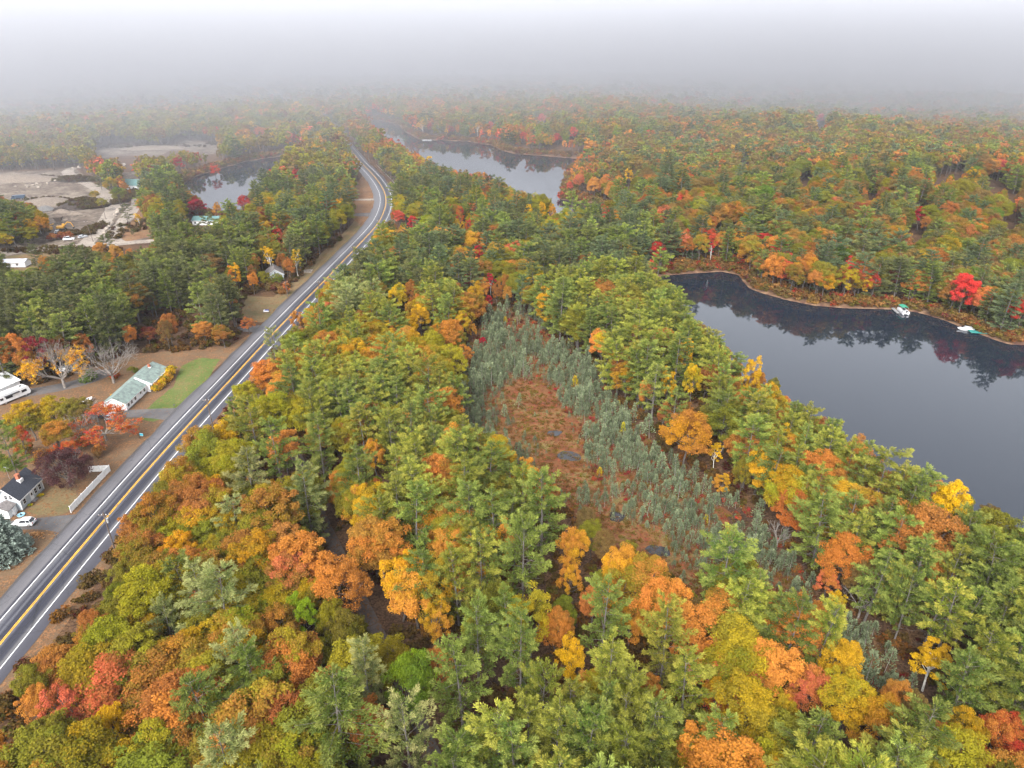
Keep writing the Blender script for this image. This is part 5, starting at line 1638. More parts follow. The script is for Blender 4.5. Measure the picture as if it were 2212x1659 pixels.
def car(label, x, y, rz, paint='car_white', L=4.7, W=1.86, H=1.68, name='parked_car', cat='car'):
    """Nose towards +x."""
    root = thing(name, label, cat, (x, y, 0.04), rz)
    a = L / 2
    prof = [(-a, .45), (-a + .06, .78), (-a + .10, 1.0), (-a + .35, 1.06), (a - 1.35, 1.02), (a - .55, .93), (a - .14, .80), (a, .62), (a - .02, .36), (a - .25, .24), (-a + .2, .24)]
    rings = []
    for q, k, dz in ((-1, .93, .02), (-.93, 1.0, 0), (-.5, 1.0, .015), (.5, 1.0, .015), (.93, 1.0, 0), (1, .93, .02)):
        rings.append([(px * (1 if abs(q) < .95 else .985), q * W / 2, .24 + (pz - .24) * (k if pz > .7 else 1)) for px, pz in prof])
    b = MB(); b.loft(rings)
    b.build('body', M[paint], root, False)
    # cabin: base ring to roof ring
    base = [(-a + .22, -W * .455), (a - 1.45, -W * .455), (a - 1.25, 0), (a - 1.45, W * .455), (-a + .22, W * .455), (-a + .12, 0)]
    top = [(-a + .75, -W * .36), (a - 2.25, -W * .36), (a - 2.12, 0), (a - 2.25, W * .36), (-a + .75, W * .36), (-a + .68, 0)]
    def ring(t, z, pad=0.0):
        out = []
        for (bx, by), (tx, ty) in zip(base, top):
            px, py = bx + (tx - bx) * t, by + (ty - by) * t
            out.append((px, py * (1 + pad), z))
        return out
    g = MB(); g.loft([ring(0, 1.0), ring(1, H - .06)]); g.build('window_band', M['glass'], root)
    r_ = MB(); r_.loft([ring(.93, H - .10, .02), ring(1.0, H - .03, .02), [(p[0] * .96, p[1] * .86, H) for p in ring(1.0, H)]]); r_.build('roof', M[paint], root)
    for s in (-1, 1):
        for (b0, t0) in ((-a + .3, -a + .78), (-a + 1.35, -a + 1.5), (a - 1.52, a - 2.28)):
            p = MB(); p.tube((b0, s * W * .462, 1.0), (t0, s * W * .372, H - .06), .055, .045, 4); p.build('pillar', M[paint], root)
        m_ = MB(); m_.box(a - 1.75, a - 1.55, s * W * .5 - .02, s * W * .5 + s * .16 + .02, 1.0, 1.14); m_.build('mirror', M[paint], root)
        hl = MB(); hl.box(a - .36, a - .03, s * W * .36 - .17, s * W * .36 + .17, .64, .77); hl.build('headlight', M['clear_lens'], root)
        tl = MB(); tl.box(-a - .015, -a + .12, s * W * .38 - .15, s * W * .38 + .15, .82, 1.0); tl.build('tail_light', M['red_lens'], root)
        for wx in (-a + .86, a - .92):
            wheel(root, wx, s * (W / 2 - .10), .345)
    bp = MB(); bp.box(-a - .03, -a + .15, -W * .44, W * .44, .34, .5); bp.build('bumper', M['car_dark'], root)
    return root


car('white sport utility car parked on the driveway beside the blue spruce', -110.3, 131.2, R_(183))
car('silver car half hidden under the red maple by the ranch house', -115.6, 180.9, R_(95), 'car_silver', 4.5, 1.8, 1.45)
car('dark car parked against the white gable of the ranch house', -117.9, 182.2, R_(92), 'car_dark', 4.5, 1.8, 1.5)

# motorhome in front of the white shed building
rv = thing('motorhome', 'long white motorhome with dark awning parked beside the white metal building', 'motorhome', (-150.6, 192.2, 0.05), R_(62))
b = MB(); b.prism([(-4.6, .55), (4.3, .55), (4.62, .9), (4.62, 1.5), (4.3, 2.9), (3.9, 3.15), (-4.35, 3.15), (-4.6, 2.9)], 'y', -1.24, 1.24); b.build('body', M['car_white'], rv)
b = MB(); b.box(-2.9, 1.4, -1.75, -1.25, 2.25, 2.5); b.build('awning', M['car_dark'], rv)
b = MB(); b.box(4.45, 4.66, -1.05, 1.05, 1.55, 2.5); b.build('windscreen', M['glass'], rv)
for x0, x1, z0, z1 in ((2.1, 3.6, 1.55, 2.35), (-2.6, -.6, 1.4, 2.2), (-4.2, -3.3, 1.5, 2.2)):
    for s in (-1, 1):
        b = MB(); b.box(x0, x1, s * 1.25 - .02, s * 1.25 + .02, z0, z1); b.build('window', M['glass'], rv)
b = MB(); b.box(.1, 1.0, -1.27, -1.23, .65, 2.4); b.build('door', M['trim'], rv)
for x0 in (-3.2, .6, 2.4):
    b = MB(); b.box(x0, x0 + .7, -.3, .35, 3.14, 3.38, .06); b.build('roof_vent', M['black_metal'] if x0 > 2 else M['trim'], rv)
for s in (-1, 1):
    for wx in (-2.9, 3.1): wheel(rv, wx, s * 1.12, .42)

# white metal building at the frame edge
house('metal_building', 'wide white metal building beside the motorhome', -159.5, 194.5, R_(-22), 13.0, 11.0, 3.4, 1.7, 'white_wall', 'white_roof', 'building', openings=[('E', -2.5, 0, 3.2, 2.7, 'garage'), ('E', 2.5, 0, 3.2, 2.7, 'garage'), ('N', 0, 1, 1.2, 1.2)])

# ranch house
rr = R_(-1.3)
h2 = house('ranch_house', 'long white ranch house with weathered green shingle roof beside the lawn', -115.9, 191.0, rr, 12.4, 6.6, 2.55, 1.75, 'white_wall', 'green_shingle',
           openings=[('E', -4.9, .9, 1.2, 1.15), ('E', -3.1, .9, 1.2, 1.15), ('E', -.9, .9, 1.15, 1.15), ('E', 2.4, .15, 2.0, 2.1, 'door'), ('E', 4.7, .9, 1.3, 1.15), ('S', -1.6, .9, 1.1, 1.1), ('W', -3, .9, 1.2, 1.1), ('W', 2, .9, 1.2, 1.1)])
w2 = MB(); w2.prism([(-3.2, 0), (4.3, 0), (4.3, 2.45), (0, 4.36), (-3.2, 2.6)], 'y', 6.26, 18.3); w2.build('wing_wall', M['white_wall'], h2)
w2 = MB()
w2.prism([(0, 4.42), (4.85, 2.28), (4.85, 2.44), (0, 4.60)], 'y', 6.9, 18.7); w2.prism([(0, 4.42), (-3.75, 2.34), (-3.75, 2.5), (0, 4.60)], 'y', 6.9, 18.7)
wr = w2.build('wing_roof', M['green_shingle'], h2)
w2 = MB(); w2.prism([(0.05, 4.45), (4.85, 2.31), (4.85, 2.5), (0.05, 4.66)], 'y', 6.3, 6.88); w2.build('firewall_trim', M['trim'], wr)
w2 = MB(); w2.box(4.86, 4.94, 6.3, 18.7, 2.15, 2.42); w2.build('gutter', M['trim'], wr)
w2 = MB(); w2.box(.3, .95, 14.6, 15.25, 3.8, 5.35); w2.build('chimney', M['brick'], wr)
w2 = MB(); w2.box(.2, 1.1, 14.5, 15.35, 3.7, 4.42); w2.build('flashing', M['trim'], wr)
for u in (8.5, 11.5, 15.5):
    f = MB(); f.box(4.3, 4.37, u - .6, u + .6, .9, 2.05); o = f.build('window', M['trim'], h2)
    f = MB(); f.box(4.33, 4.385, u - .48, u + .48, 1.02, 1.93); f.build('pane', M['glass'], o)

# white trailer behind the orange maple
tr = thing('utility_trailer', 'long low white trailer behind the orange maple', 'trailer', (-144.1, 213.0, 0), R_(-1))
b = MB(); b.box(-1.2, 1.2, -5, 5, .6, 2.9, .08); b.build('body', M['white_wall'], tr)
b = MB(); b.box(-1.25, 1.25, -5.05, 5.05, 2.92, 3.0); b.build('roof', M['white_roof'], tr)
for u in (-3.2, -1.2, 2.2):
    b = MB(); b.box(1.2, 1.24, u - .45, u + .45, 1.5, 2.3); b.build('window', M['glass'], tr)
b = MB(); b.box(1.2, 1.24, 3.3, 4.1, .7, 2.6); b.build('door', M['trim'], tr)
for s in (-1, 1):
    for k in (-.6, .3): wheel_root = tr; b = MB(); b.tube((s * 1.0, k, .36), (s * 1.18, k, .36), .36, .36, 12); b.build('wheel', M['tyre'], tr)

# small boat on a trailer in the yard
bt = thing('boat_trailer', 'small white boat on a trailer on the leafy yard', 'boat', (-127.1, 189.9, 0), R_(72))
b = MB(); rings = []
for x, w, zk in ((-1.9, .82, .55), (-.6, .95, .5), (.6, .88, .52), (1.3, .6, .6), (1.85, .12, .85)):
    rings.append([(x, -w, 1.15), (x, -w * .75, zk + .1), (x, 0, zk), (x, w * .75, zk + .1), (x, w, 1.15), (x, w * .8, 1.2), (x, 0, 1.24), (x, -w * .8, 1.2)])
b.loft(rings); b.build('hull', M['car_white'], bt)
for px, py in ((-.9, .3), (.3, -.2)):
    b = MB(); b.box(px, px + .4, py - .2, py + .2, 1.23, 1.40, .04); b.build('seat', M['car_dark'], bt)
b = MB(); b.box(-2.35, -1.92, -.2, .2, .9, 1.55, .06); b.build('outboard_motor', M['car_dark'], bt)
b = MB(); b.box(-1.6, 1.2, -.9, -.8, .38, .46); b.box(-1.6, 1.2, .8, .9, .38, .46); b.box(-.4, -.3, -.9, .9, .38, .46); b.tube((1.2, -.8, .42), (2.6, 0, .42), .04); b.tube((1.2, .8, .42), (2.6, 0, .42), .04); b.build('trailer_frame', M['steel'], bt)
for s in (-1, 1): wheel(bt, -.5, s * .98, .3, .18)

# white vinyl fence, panel by panel
fn = thing('vinyl_fence', 'white vinyl privacy fence along the highway in front of the purple beech', 'fence', (-102.2, 135.6, 0))
runs = [((0, 0), (.35, 17.4)), ((.35, 17.4), (-4.6, 16.9))]
for (ax, ay), (bx_, by_) in runs:
    L_ = math.hypot(bx_ - ax, by_ - ay); n = max(2, round(L_ / 2.4)); ux, uy = (bx_ - ax) / L_, (by_ - ay) / L_
    for k in range(n + 1):
        px, py = ax + ux * L_ * k / n, ay + uy * L_ * k / n
        p = MB()
        if not (k == 0 and (ax, ay) != (0, 0)): p.box(px - .065, px + .065, py - .065, py + .065, -.1, 1.86); p.prism([(py - .085, 1.86), (py + .085, 1.86), (py, 1.96)], 'x', px - .085, px + .085); p.build('post', M['trim'], fn)
        if k < n:
            p = MB(); mx_, my_ = ax + ux * L_ * (k + .5) / n, ay + uy * L_ * (k + .5) / n; hl_ = L_ / n / 2 - .075
            p.obox((mx_, my_, .95), (ux * hl_, uy * hl_, 0), (-uy * .022, ux * .022, 0), (0, 0, .80))
            p.obox((mx_, my_, 1.72), (ux * hl_, uy * hl_, 0), (-uy * .04, ux * .04, 0), (0, 0, .07)); p.obox((mx_, my_, .2), (ux * hl_, uy * hl_, 0), (-uy * .04, ux * .04, 0), (0, 0, .07))
            p.build('panel', M['vinyl'], fn)

# firewood: every log
fw = thing('firewood_heap', 'heap of pale split firewood beside the blue spruce', 'firewood', (-105.4, 127.4, 0))
logs = []
for v in range(4):
    q = MB(); q.prism([(-.08, -.05), (.09, -.06), (.03, .09)], 'x', -.22, .22); logs.append(q.mesh('log', M['split_wood']))
for k in range(130):
    r = abs(rng.normal()) * .8; a = rng.random() * 6.28
    o = link('log', logs[k % 4], fw, (r * math.cos(a) * 1.5, r * math.sin(a) * .8, max(.07, .75 * math.exp(-r * r) * rng.random() + .06)))
    o.rotation_euler = (rng.random() * 6, rng.normal() * .5, rng.random() * 6)


# ------------------------------------------------------------------ signs, mailboxes, poles
def mailbox(x, y, rz, label):
    t = thing('mailbox', label, 'mailbox', (x, y, 0), rz)
    p = MB(); p.box(-.05, .05, -.05, .05, -.1, 1.05); p.build('post', M['pole_wood'], t)
    p = MB(); p.prism([(-.1, 1.05), (.1, 1.05), (.1, 1.2), (.05, 1.28), (-.05, 1.28), (-.1, 1.2)], 'x', -.15, .42); p.build('box', M['black_metal'], t)


mailbox(-100.5, 126.6, 0.1, 'black mailbox on a post by the cape house driveway')
mailbox(-99.7, 186.5, 0.0, 'mailbox on a post beside the ranch house lawn')
mailbox(-98.0, 132.9 + 64, 0.0, 'mailbox at the highway edge of the ranch lawn') if False else None
mailbox(-73.6, 186.0, 3.1, 'dark mailbox at the mouth of the narrow lane')

sg = thing('driveway_sign', 'teal hanging sign on a black post by the ranch driveway', 'sign', (-101.9, 169.4, 0), R_(-14))
b = MB(); b.box(-.05, .05, -.05, .05, -.1, 1.75); b.box(-.05, 1.25, -.035, .035, 1.68, 1.76); b.build('post', M['black_metal'], sg)
b = MB(); b.box(.12, 1.18, -.03, .03, .85, 1.55); bd = b.build('board', M['sign_teal'], sg)
b = MB(); b.box(.12, 1.18, -.045, .045, .80, .86); b.box(.12, 1.18, -.045, .045, 1.54, 1.6); b.build('border', M['sign_white'], bd)
b = MB(); b.box(.26, .48, -.036, -.03, 1.22, 1.34); b.box(.54, .80, -.036, -.03, 1.22, 1.32); b.box(.86, 1.04, -.036, -.03, 1.22, 1.34); b.box(.32, .98, -.036, -.03, 1.03, 1.08); b.build('lettering', M['sign_blue'], bd)

sg = thing('lawn_sign', 'blue and white signboard standing on the roadside lawn', 'sign', (-96.6, 265.0, 0), R_(4))
b = MB(); b.box(-1.15, -1.05, -.06, .06, -.1, 1.0); b.box(1.05, 1.15, -.06, .06, -.1, 1.5); b.build('post', M['black_metal'], sg)
b = MB(); b.box(-1.05, 1.05, -.05, .05, .55, 1.05); b.build('board', M['sign_white'], sg)
b = MB(); b.prism([(-.75, 1.05), (1.05, 1.05), (1.05, 1.5), (-.25, 1.5)], 'y', -.05, .05); b.build('upper_board', M['sign_blue'], sg)
b = MB(); b.prism([(-1.05, 1.05), (-.77, 1.05), (-.27, 1.5), (-.75, 1.5)], 'y', -.052, .052); b.build('arrow', M['sign_white'], sg)

sg = thing('roadside_marker', 'small white marker board near the lane mouth', 'sign', (-76.8, 187.6, 0), R_(20))
b = MB(); b.tube((0, 0, -.1), (0, 0, .9), .03); b.build('post', M['steel'], sg)
b = MB(); b.box(-.35, .35, -.02, .02, .55, .85); b.build('board', M['sign_white'], sg)

fp = thing('flagpole', 'white flagpole with a drooping striped flag by the white house', 'flagpole', (-110.9, 274.4, 0))
b = MB(); b.tube((0, 0, -.1), (0, 0, 8.2), .06, .035, 8); b.build('pole', M['trim'], fp)
b = MB(); b.tube((0, 0, 8.2), (0, 0, 8.34), .09, .05, 8); b.build('finial', M['steel'], fp)
for k in range(7):
    b = MB(); w = .13
    rr_ = []
    for z in (8.0, 7.2, 6.4):
        dd = (8.0 - z) * .10
        rr_.append([(-.06 - k * w * .75, -.02 - dd, z - k * .10), (-.06 - (k + 1) * w * .75, .05 + .05 * math.sin(k * 1.7), z - (k + 1) * .10), (-.06 - (k + 1) * w * .75, .07 + .05 * math.sin(k * 1.7), z - (k + 1) * .10), (-.06 - k * w * .75, .0 - dd, z - k * .10)])
    b.loft(rr_); b.build('flag_stripe', M['flag_red' if k % 2 == 0 else 'flag_white'], fp)
b = MB(); b.loft([[(-.05, -.08, z), (-.34, -.10, z - .24), (-.34, -.06, z - .24), (-.05, -.04, z)] for z in (6.45, 5.9, 5.5)]); b.build('flag_canton', M['flag_blue'], fp)


def utility_pole(x, y, label, H=11.0, rz=0.0, transformer=False, lean=(0, 0)):
    t = thing('utility_pole', label, 'utility pole', (x, y, 0), rz, 'utility poles along the roads')
    p = MB(); p.tube((0, 0, -.3), (lean[0], lean[1], H), .17, .12, 9); p.build('pole', M['pole_wood'], t)
    a = MB(); a.box(-1.15 + lean[0], 1.15 + lean[0], -.06 + lean[1], .06 + lean[1], H - .75, H - .62); ca = a.build('crossarm', M['pole_wood'], t)
    for q in (-1.05, -.45, .45, 1.05):
        i = MB(); i.tube((q + lean[0], lean[1], H - .62), (q + lean[0], lean[1], H - .42), .06, .035, 6); i.build('insulator', M['trim'], ca)
    if transformer:
        i = MB(); i.tube((.42 + lean[0], lean[1], H - 2.6), (.42 + lean[0], lean[1], H - 1.5), .26, .26, 12); i.build('transformer', M['steel'], t)


poles = [(-84.8, 70.0), (-84.6, 121.0), (-82.6, 172.0), (-80.4, 222.0), (-76.6, 272.0), (-73.0, 322.0), (-69.6, 372.0), (-67.0, 420.0), (-69.6, 460.0)]
where = ['at the bottom edge of the highway view', 'opposite the cape house driveway', 'opposite the ranch driveway', 'opposite the ranch lawn', 'opposite the roadside signboard', 'where the highway woods close in', 'just before the highway curve', 'inside the highway curve', 'on the outer side of the highway curve']
for k, ((x, y), wh) in enumerate(zip(poles, where)):
    utility_pole(x, y, 'wooden utility pole ' + wh, 11.0, 0.03, transformer=k in (1, 8))
wire_m = mat('cable', (0.05, 0.05, 0.05), 0.6, 0.3)
for q in (-1.05, 1.05, 0.0):
    w = MB()
    for (x0, y0), (x1, y1) in zip(poles[:-1], poles[1:]):
        pv = None
        for k in range(9):
            t = k / 8; z = (10.6 if q else 8.6) - 1.1 * 4 * t * (1 - t)
            pt = (x0 + (x1 - x0) * t + q, y0 + (y1 - y0) * t, z)
            if pv: w.tube(pv, pt, .018 if q else .035, None, 4, caps=False)
            pv = pt
    o = w.build('power_cable', wire_m); tag(o, {-1.05: 'upper power cable nearest the highway on the pole line', 1.05: 'upper power cable nearest the woods on the pole line', 0.0: 'thick lower cable strung along the highway poles'}[q], 'cable', 'cables on the highway pole line')
utility_pole(-108.1, 263.0, 'dark pole by the driveway below the white house', 8.0, 1.2, lean=(-.3, 0))
utility_pole(-93.4, 283.5, 'short dark pole at the end of the roadside hedge', 7.0, 1.2)
utility_pole(-219.4, 369.9, 'dark pole at the quarry entrance', 11, .4, lean=(-1.2, .5))
utility_pole(-237.3, 418.2, 'pole at the bend of the quarry track', 11, .4)

# guard rail on the outer side of the curve
gr = thing('guard_rail', 'steel guard rail on the outer side of the highway curve', 'guard rail')
gl_ = smooth_line([(-72.2, 489), (-79, 508), (-88.8, 538), (-99.6, 570), (-111.5, 604)], 3.8)
for k, (x, y) in enumerate(gl_):
    p = MB(); p.box(x - .08, x + .08, y - .08, y + .08, -.1, .72); p.build('post', M['pole_wood'], gr)
    if k < len(gl_) - 1:
        x1, y1 = gl_[k + 1]; d = Vector((x1 - x, y1 - y, 0)) / 2; nn = Vector((-d.y, d.x, 0)).normalized()
        p = MB(); p.obox(((x + x1) / 2, (y + y1) / 2, .6), d, nn * .04, (0, 0, .16)); p.build('rail', M['steel'], gr)

# ------------------------------------------------------------------ houses among the trees
house('white_house', 'small white house half hidden by pines beside the flagpole', -117.0, 276.8, R_(96), 9.5, 7.0, 2.7, 2.0, 'white_wall', 'grey_shingle', openings=[('S', 0, .2, 1.0, 2.0, 'door'), ('S', -2.0, .9, 1.2, 1.2), ('S', 2.0, .9, 1.2, 1.2), ('E', -2, .9, 1.2, 1.2), ('E', 2, .9, 1.2, 1.2)])
house('grey_house', 'weathered grey house hidden in the golden birches', -106.0, 309.0, R_(20), 8.0, 7.0, 2.8, 2.4, 'grey_wall', 'grey_shingle', openings=[('S', 0, 2.9, 1.1, 1.1), ('S', -1.6, .9, 1.1, 1.3), ('S', 1.6, .9, 1.1, 1.3), ('E', -2, .9, 1.1, 1.3), ('E', 2, .9, 1.1, 1.3)])
house('long_house', 'long white house with teal roof behind the pines near the pond', -173.5, 407.0, R_(90), 14.5, 6.5, 2.8, 1.7, 'white_wall', 'teal_roof', openings=[('W', u, .9, 1.3, 1.3) for u in (-5.2, -2.6, 2.8, 5.6)] + [('W', .2, .1, 1.1, 2.1, 'door')])
car('white car parked at the end of the long teal-roofed house', -183.0, 401.5, R_(10), 'car_white', 4.9, 1.9, 1.75)
house('cottage', 'white cottage with teal roof by the quarry track', -262.5, 506.5, R_(80), 12.0, 9.0, 3.2, 3.2, 'white_wall', 'teal_roof', openings=[('W', -3.2, .9, 1.3, 1.4), ('W', 0, .1, 1.2, 2.1, 'door'), ('W', 3.2, .9, 1.3, 1.4), ('S', 0, 1.2, 1.6, 1.6), ('S', 0, 3.6, 1.2, 1.2)])
cw = MB(); 
house('mobile_home', 'long pale mobile home with grey metal roof at the gravel road', -240.0, 326.5, R_(93), 25.0, 5.0, 2.6, .8, 'white_wall', 'grey_metal_roof', openings=[('W', u, .9, 1.3, 1.1) for u in (-9, -5.5, 2, 6, 10)] + [('W', -1.5, .1, 1.0, 2.1, 'door')])
house('blue_roof_cabin', 'cabin with bright teal roof between the pond and the curve', -158.0, 545.0, R_(70), 12.0, 8.0, 2.8, 2.6, 'grey_wall', 'teal_roof', openings=[('W', -2, .9, 1.3, 1.3), ('W', 2, .9, 1.3, 1.3)])
house('red_roof_camp', 'red roofed cabin among the pines beyond the lake', 93.0, 396.0, R_(60), 11.0, 8.0, 2.8, 2.8, 'grey_wall', 'red_roof', openings=[('W', -2, .9, 1.3, 1.3), ('W', 2, .9, 1.3, 1.3)], z=hz(93, 396))
house('lake_cabin', 'cabin with a pale roof edge in the woods above the far shore', 187.0, 316.0, R_(82), 11.0, 7.0, 2.8, 1.8, 'grey_wall', 'white_roof', openings=[('W', -2.5, .9, 1.4, 1.3), ('W', 1.5, .9, 1.4, 1.3)], z=hz(187, 316))
house('misty_house', 'far white house fading into the mist above the quarry', -470.0, 930.0, R_(80), 22.0, 10.0, 5.0, 4.0, 'white_wall', 'white_roof', openings=[('W', u, 1.2, 1.6, 1.8) for u in (-7, -2, 3, 8)])

# ------------------------------------------------------------------ quarry
def heap(name, label, x, y, rx, ry, h, material, cat, seed, rz=0.0):
    r = np.random.default_rng(seed)
    n, m = 26, 9
    rings = []
    ph = r.random(5) * 6.28
    for j in range(m):
        t = j / (m - 1)
        ring = []
        for i in range(n):
            a = 6.283 * i / n
            w = 1 + .12 * math.sin(2 * a + ph[0]) + .08 * math.sin(3 * a + ph[1]) + .05 * math.sin(7 * a + ph[2] + 3 * t)
            rr_ = (1 - t) ** .9 * w + .02
            ring.append((rx * rr_ * math.cos(a), ry * rr_ * math.sin(a), -.15 + h * (1 - (1 - t) ** 1.35) + .05 * h * math.sin(5 * a + ph[3]) * t * (1 - t) * 4))
        rings.append(ring)
    b = MB(); b.loft(rings)
    o = link(name, b.mesh(name, M[material], True), None, (x, y, 0), rz)
    return tag(o, label, cat)


heap('gravel_pile', 'grey crushed stone pile in the quarry', -286.4, 442.5, 6.5, 4.0, 2.8, 'gravel_grey', 'gravel pile', 1)
heap('gravel_pile', 'tan gravel pile right of the grey stone pile', -272.5, 435.0, 5.5, 3.2, 2.4, 'gravel_tan', 'gravel pile', 2)
heap('gravel_pile', 'low tan gravel pile nearest the quarry track', -262.0, 431.0, 4.8, 2.8, 1.8, 'gravel_tan', 'gravel pile', 3)
heap('soil_mound', 'large dark soil mound overgrown with brush in the quarry', -268.0, 452.0, 17.0, 11.0, 4.8, 'loam', 'mound', 4, .3)
heap('soil_mound', 'broad tan bank of sand behind the dark mound', -296.0, 462.0, 20.0, 10.0, 3.6, 'gravel_tan', 'mound', 5, -.2)
heap('soil_mound', 'small brown heap beside the dump truck', -310.0, 452.0, 5.0, 3.0, 2.2, 'gravel_tan', 'mound', 6)
heap('soil_mound', 'dark brushy bank below the top of the quarry track', -318.0, 535.0, 18.0, 6.0, 3.0, 'loam', 'mound', 7, .2)
heap('rock_bank', 'long rubble bank at the back of the quarry', -372.0, 536.0, 46.0, 12.0, 4.5, 'gravel_tan', 'bank', 8, .1)
heap('sand_bank', 'low pale sand bank in the misty clearing', -330.0, 690.0, 34.0, 9.0, 3.0, 'gravel_tan', 'bank', 9, .1)


q = []
for (mx_, my_, rx_, ry_, n_) in ((-268, 452, 15, 9, 260), (-318, 535, 16, 6, 150), (-372, 545, 44, 6, 160), (-236, 385, 10, 4, 60), (-232, 398, 6, 10, 70), (-300, 470, 16, 5, 40), (-252, 470, 5, 14, 120), (-258, 488, 6, 10, 90), (-345, 700, 60, 9, 170), (-250, 716, 50, 10, 150), (-212, 396, 9, 22, 60), (-226, 352, 30, 6, 80)):
    a_ = rng.random(n_) * 6.283; r2 = np.sqrt(rng.random(n_))
    q.append(np.column_stack([mx_ + rx_ * r2 * np.cos(a_), my_ + ry_ * r2 * np.sin(a_), np.where(n_ == 260, 4.4 * (1 - r2 ** 1.3), np.where(n_ == 150, 2.6 * (1 - r2 ** 1.3), 0.0))]))
q = np.concatenate(q); n = len(q); s_ = .7 + 1.3 * rng.random(n)
scatter('quarry_brush', BUSH, q, np.column_stack([s_, s_, s_ * .9]), np.column_stack([np.zeros((n, 2)), rng.random(n) * 6.28]), rng.integers(0, 4, n), [leaf_col(('russet', 'burgundy', 'russet', 'olive')[int(rng.random() * 4)], .1, .42) for _ in range(n)], [leaf_col('russet', .1, .4)] * n, 'dark brush growing over the quarry mounds and verges', 'brush')


def boulder_mesh(seed):
    r = np.random.default_rng(seed)
    bm = bmesh.new(); bmesh.ops.create_icosphere(bm, subdivisions=2, radius=1.0)
    ax = unit(r.normal(size=(5, 3)))
    for v in bm.verts:
        p = np.array(v.co); k = 1 - .22 * max(0, (ax @ p).max() - .55) * 2 + .08 * r.normal()
        v.co = Vector(p * k * [1.15, .9, .7])
    me = bpy.data.meshes.new('boulder'); bm.to_mesh(me); bm.free(); me.materials.append(M['stone'])
    return me


BOUL = [boulder_mesh(s) for s in range(4)]
def boulder_row(pts, n, s, phrase):
    ln = smooth_line(pts, 1.0)
    for k in range(n):
        p = ln[int((len(ln) - 1) * k / max(1, n - 1))] + rng.normal(size=2) * .35
        q = s * (.7 + .6 * rng.random())
        o = link('boulder', BOUL[rng.integers(4)], None, (p[0], p[1], q * .35), rng.random() * 6.28); o.scale = (q, q, q)
        ordn = ['first', 'second', 'third', 'fourth', 'fifth', 'sixth', 'seventh', 'eighth', 'ninth', 'tenth', 'eleventh', 'twelfth'][k]
        tag(o, f'{ordn} pale boulder in the row {phrase}', 'boulder', 'boulders lining the quarry tracks')


boulder_row([(-243, 447), (-239, 436), (-236, 426)], 8, 1.2, 'between the two quarry tracks, from the top')
boulder_row([(-229, 410), (-225, 396), (-222.5, 385)], 10, 1.1, 'above the gravel road junction, from the top')
boulder_row([(-348, 586), (-332, 592), (-314, 600)], 9, 1.5, 'along the top of the quarry track, from left')
loose = []
for k in range(34):
    x, y = -392 + 70 * rng.random(), 506 + 30 * rng.random(); q = .5 + .9 * rng.random()
    if k < 12:
        o = link('boulder', BOUL[rng.integers(4)], None, (x, y, q * .3), rng.random() * 6.28); o.scale = (q, q, q)
        tag(o, 'loose pale boulder on the quarry back slope, ' + str(), 'boulder', 'loose boulders on the rubble slope'); loose.append(o)

for r_, o in enumerate(sorted(loose, key=lambda o: o.location.x / o.location.y)):
    o['label'] = f'loose pale boulder on the quarry rubble slope, {ordinal(r_ + 1)} from left'

# excavator, dump truck, screener, vans
ex = thing('excavator', 'yellow excavator with raised arm in the quarry yard', 'excavator', (-249.5, 394.5, 0), R_(10))
for s in (-1, 1):
    b = MB(); b.prism([(-2.0, .25), (-1.7, .02), (1.7, .02), (2.0, .25), (2.0, .65), (1.7, .9), (-1.7, .9), (-2.0, .65)], 'y', s * 1.3 - .32, s * 1.3 + .32); b.build('track', M['black_metal'], ex)
b = MB(); b.box(-2.3, 1.3, -1.4, 1.4, 1.05, 2.1, .15); b.build('body', M['machine'], ex)
b = MB(); b.box(-2.5, -1.7, -1.4, 1.4, 1.0, 2.0, .1); b.build('counterweight', M['machine'], ex)
b = MB(); b.box(.1, 1.6, .35, 1.35, 2.1, 3.1, .12); c_ = b.build('cab', M['machine'], ex)
b = MB(); b.box(.3, 1.63, .45, 1.38, 2.35, 2.95); b.build('window', M['glass'], c_)
b = MB(); b.tube((1.2, -.3, 1.9), (3.6, -.3, 4.2), .3, .25, 6); b.tube((3.6, -.3, 4.2), (5.2, -.3, 3.9), .25, .2, 6); b.build('boom', M['machine'], ex)
b = MB(); b.tube((5.2, -.3, 4.0), (6.3, -.3, 1.4), .2, .15, 6); b.build('arm', M['machine'], ex)
b = MB(); b.prism([(6.0, 1.4), (6.6, 1.4), (6.7, .7), (6.1, .35), (5.7, .7)], 'y', -.85, .25); b.build('bucket', M['black_metal'], ex)
ex = thing('screener', 'long yellow screening machine beside the excavator', 'machine', (-257.0, 390.5, 0), R_(6))
b = MB(); b.box(-4.2, 4.2, -1.2, 1.2, 1.0, 2.6, .15); b.build('body', M['machine'], ex)
b = MB(); b.obox((3.0, 0, 3.2), (2.6, 0, .9), (0, .55, 0), (-.08, 0, .2)); b.build('conveyor', M['machine'], ex)
for x in (-3.2, -1.8, 2.6):
    for s in (-1, 1):
        b = MB(); b.tube((x, s * .85, .5), (x, s * 1.2, .5), .5, .5, 12); b.build('wheel', M['tyre'], ex)
b = MB(); b.prism([(-4.6, 2.6), (-2.2, 2.6), (-1.7, 3.7), (-5.1, 3.7)], 'y', -1.4, 1.4); b.build('hopper', M['machine'], ex)
ex = thing('stone_crusher', 'rusty brown hopper standing behind the excavator', 'machine', (-258.0, 407.0, 0), R_(15))
b = MB(); b.loft([[(-1.1, -1.1, 1.5), (1.1, -1.1, 1.5), (1.1, 1.1, 1.5), (-1.1, 1.1, 1.5)], [(-2.4, -2.0, 4.2), (2.4, -2.0, 4.2), (2.4, 2.0, 4.2), (-2.4, 2.0, 4.2)]]); b.build('hopper', M['pole_wood'], ex)
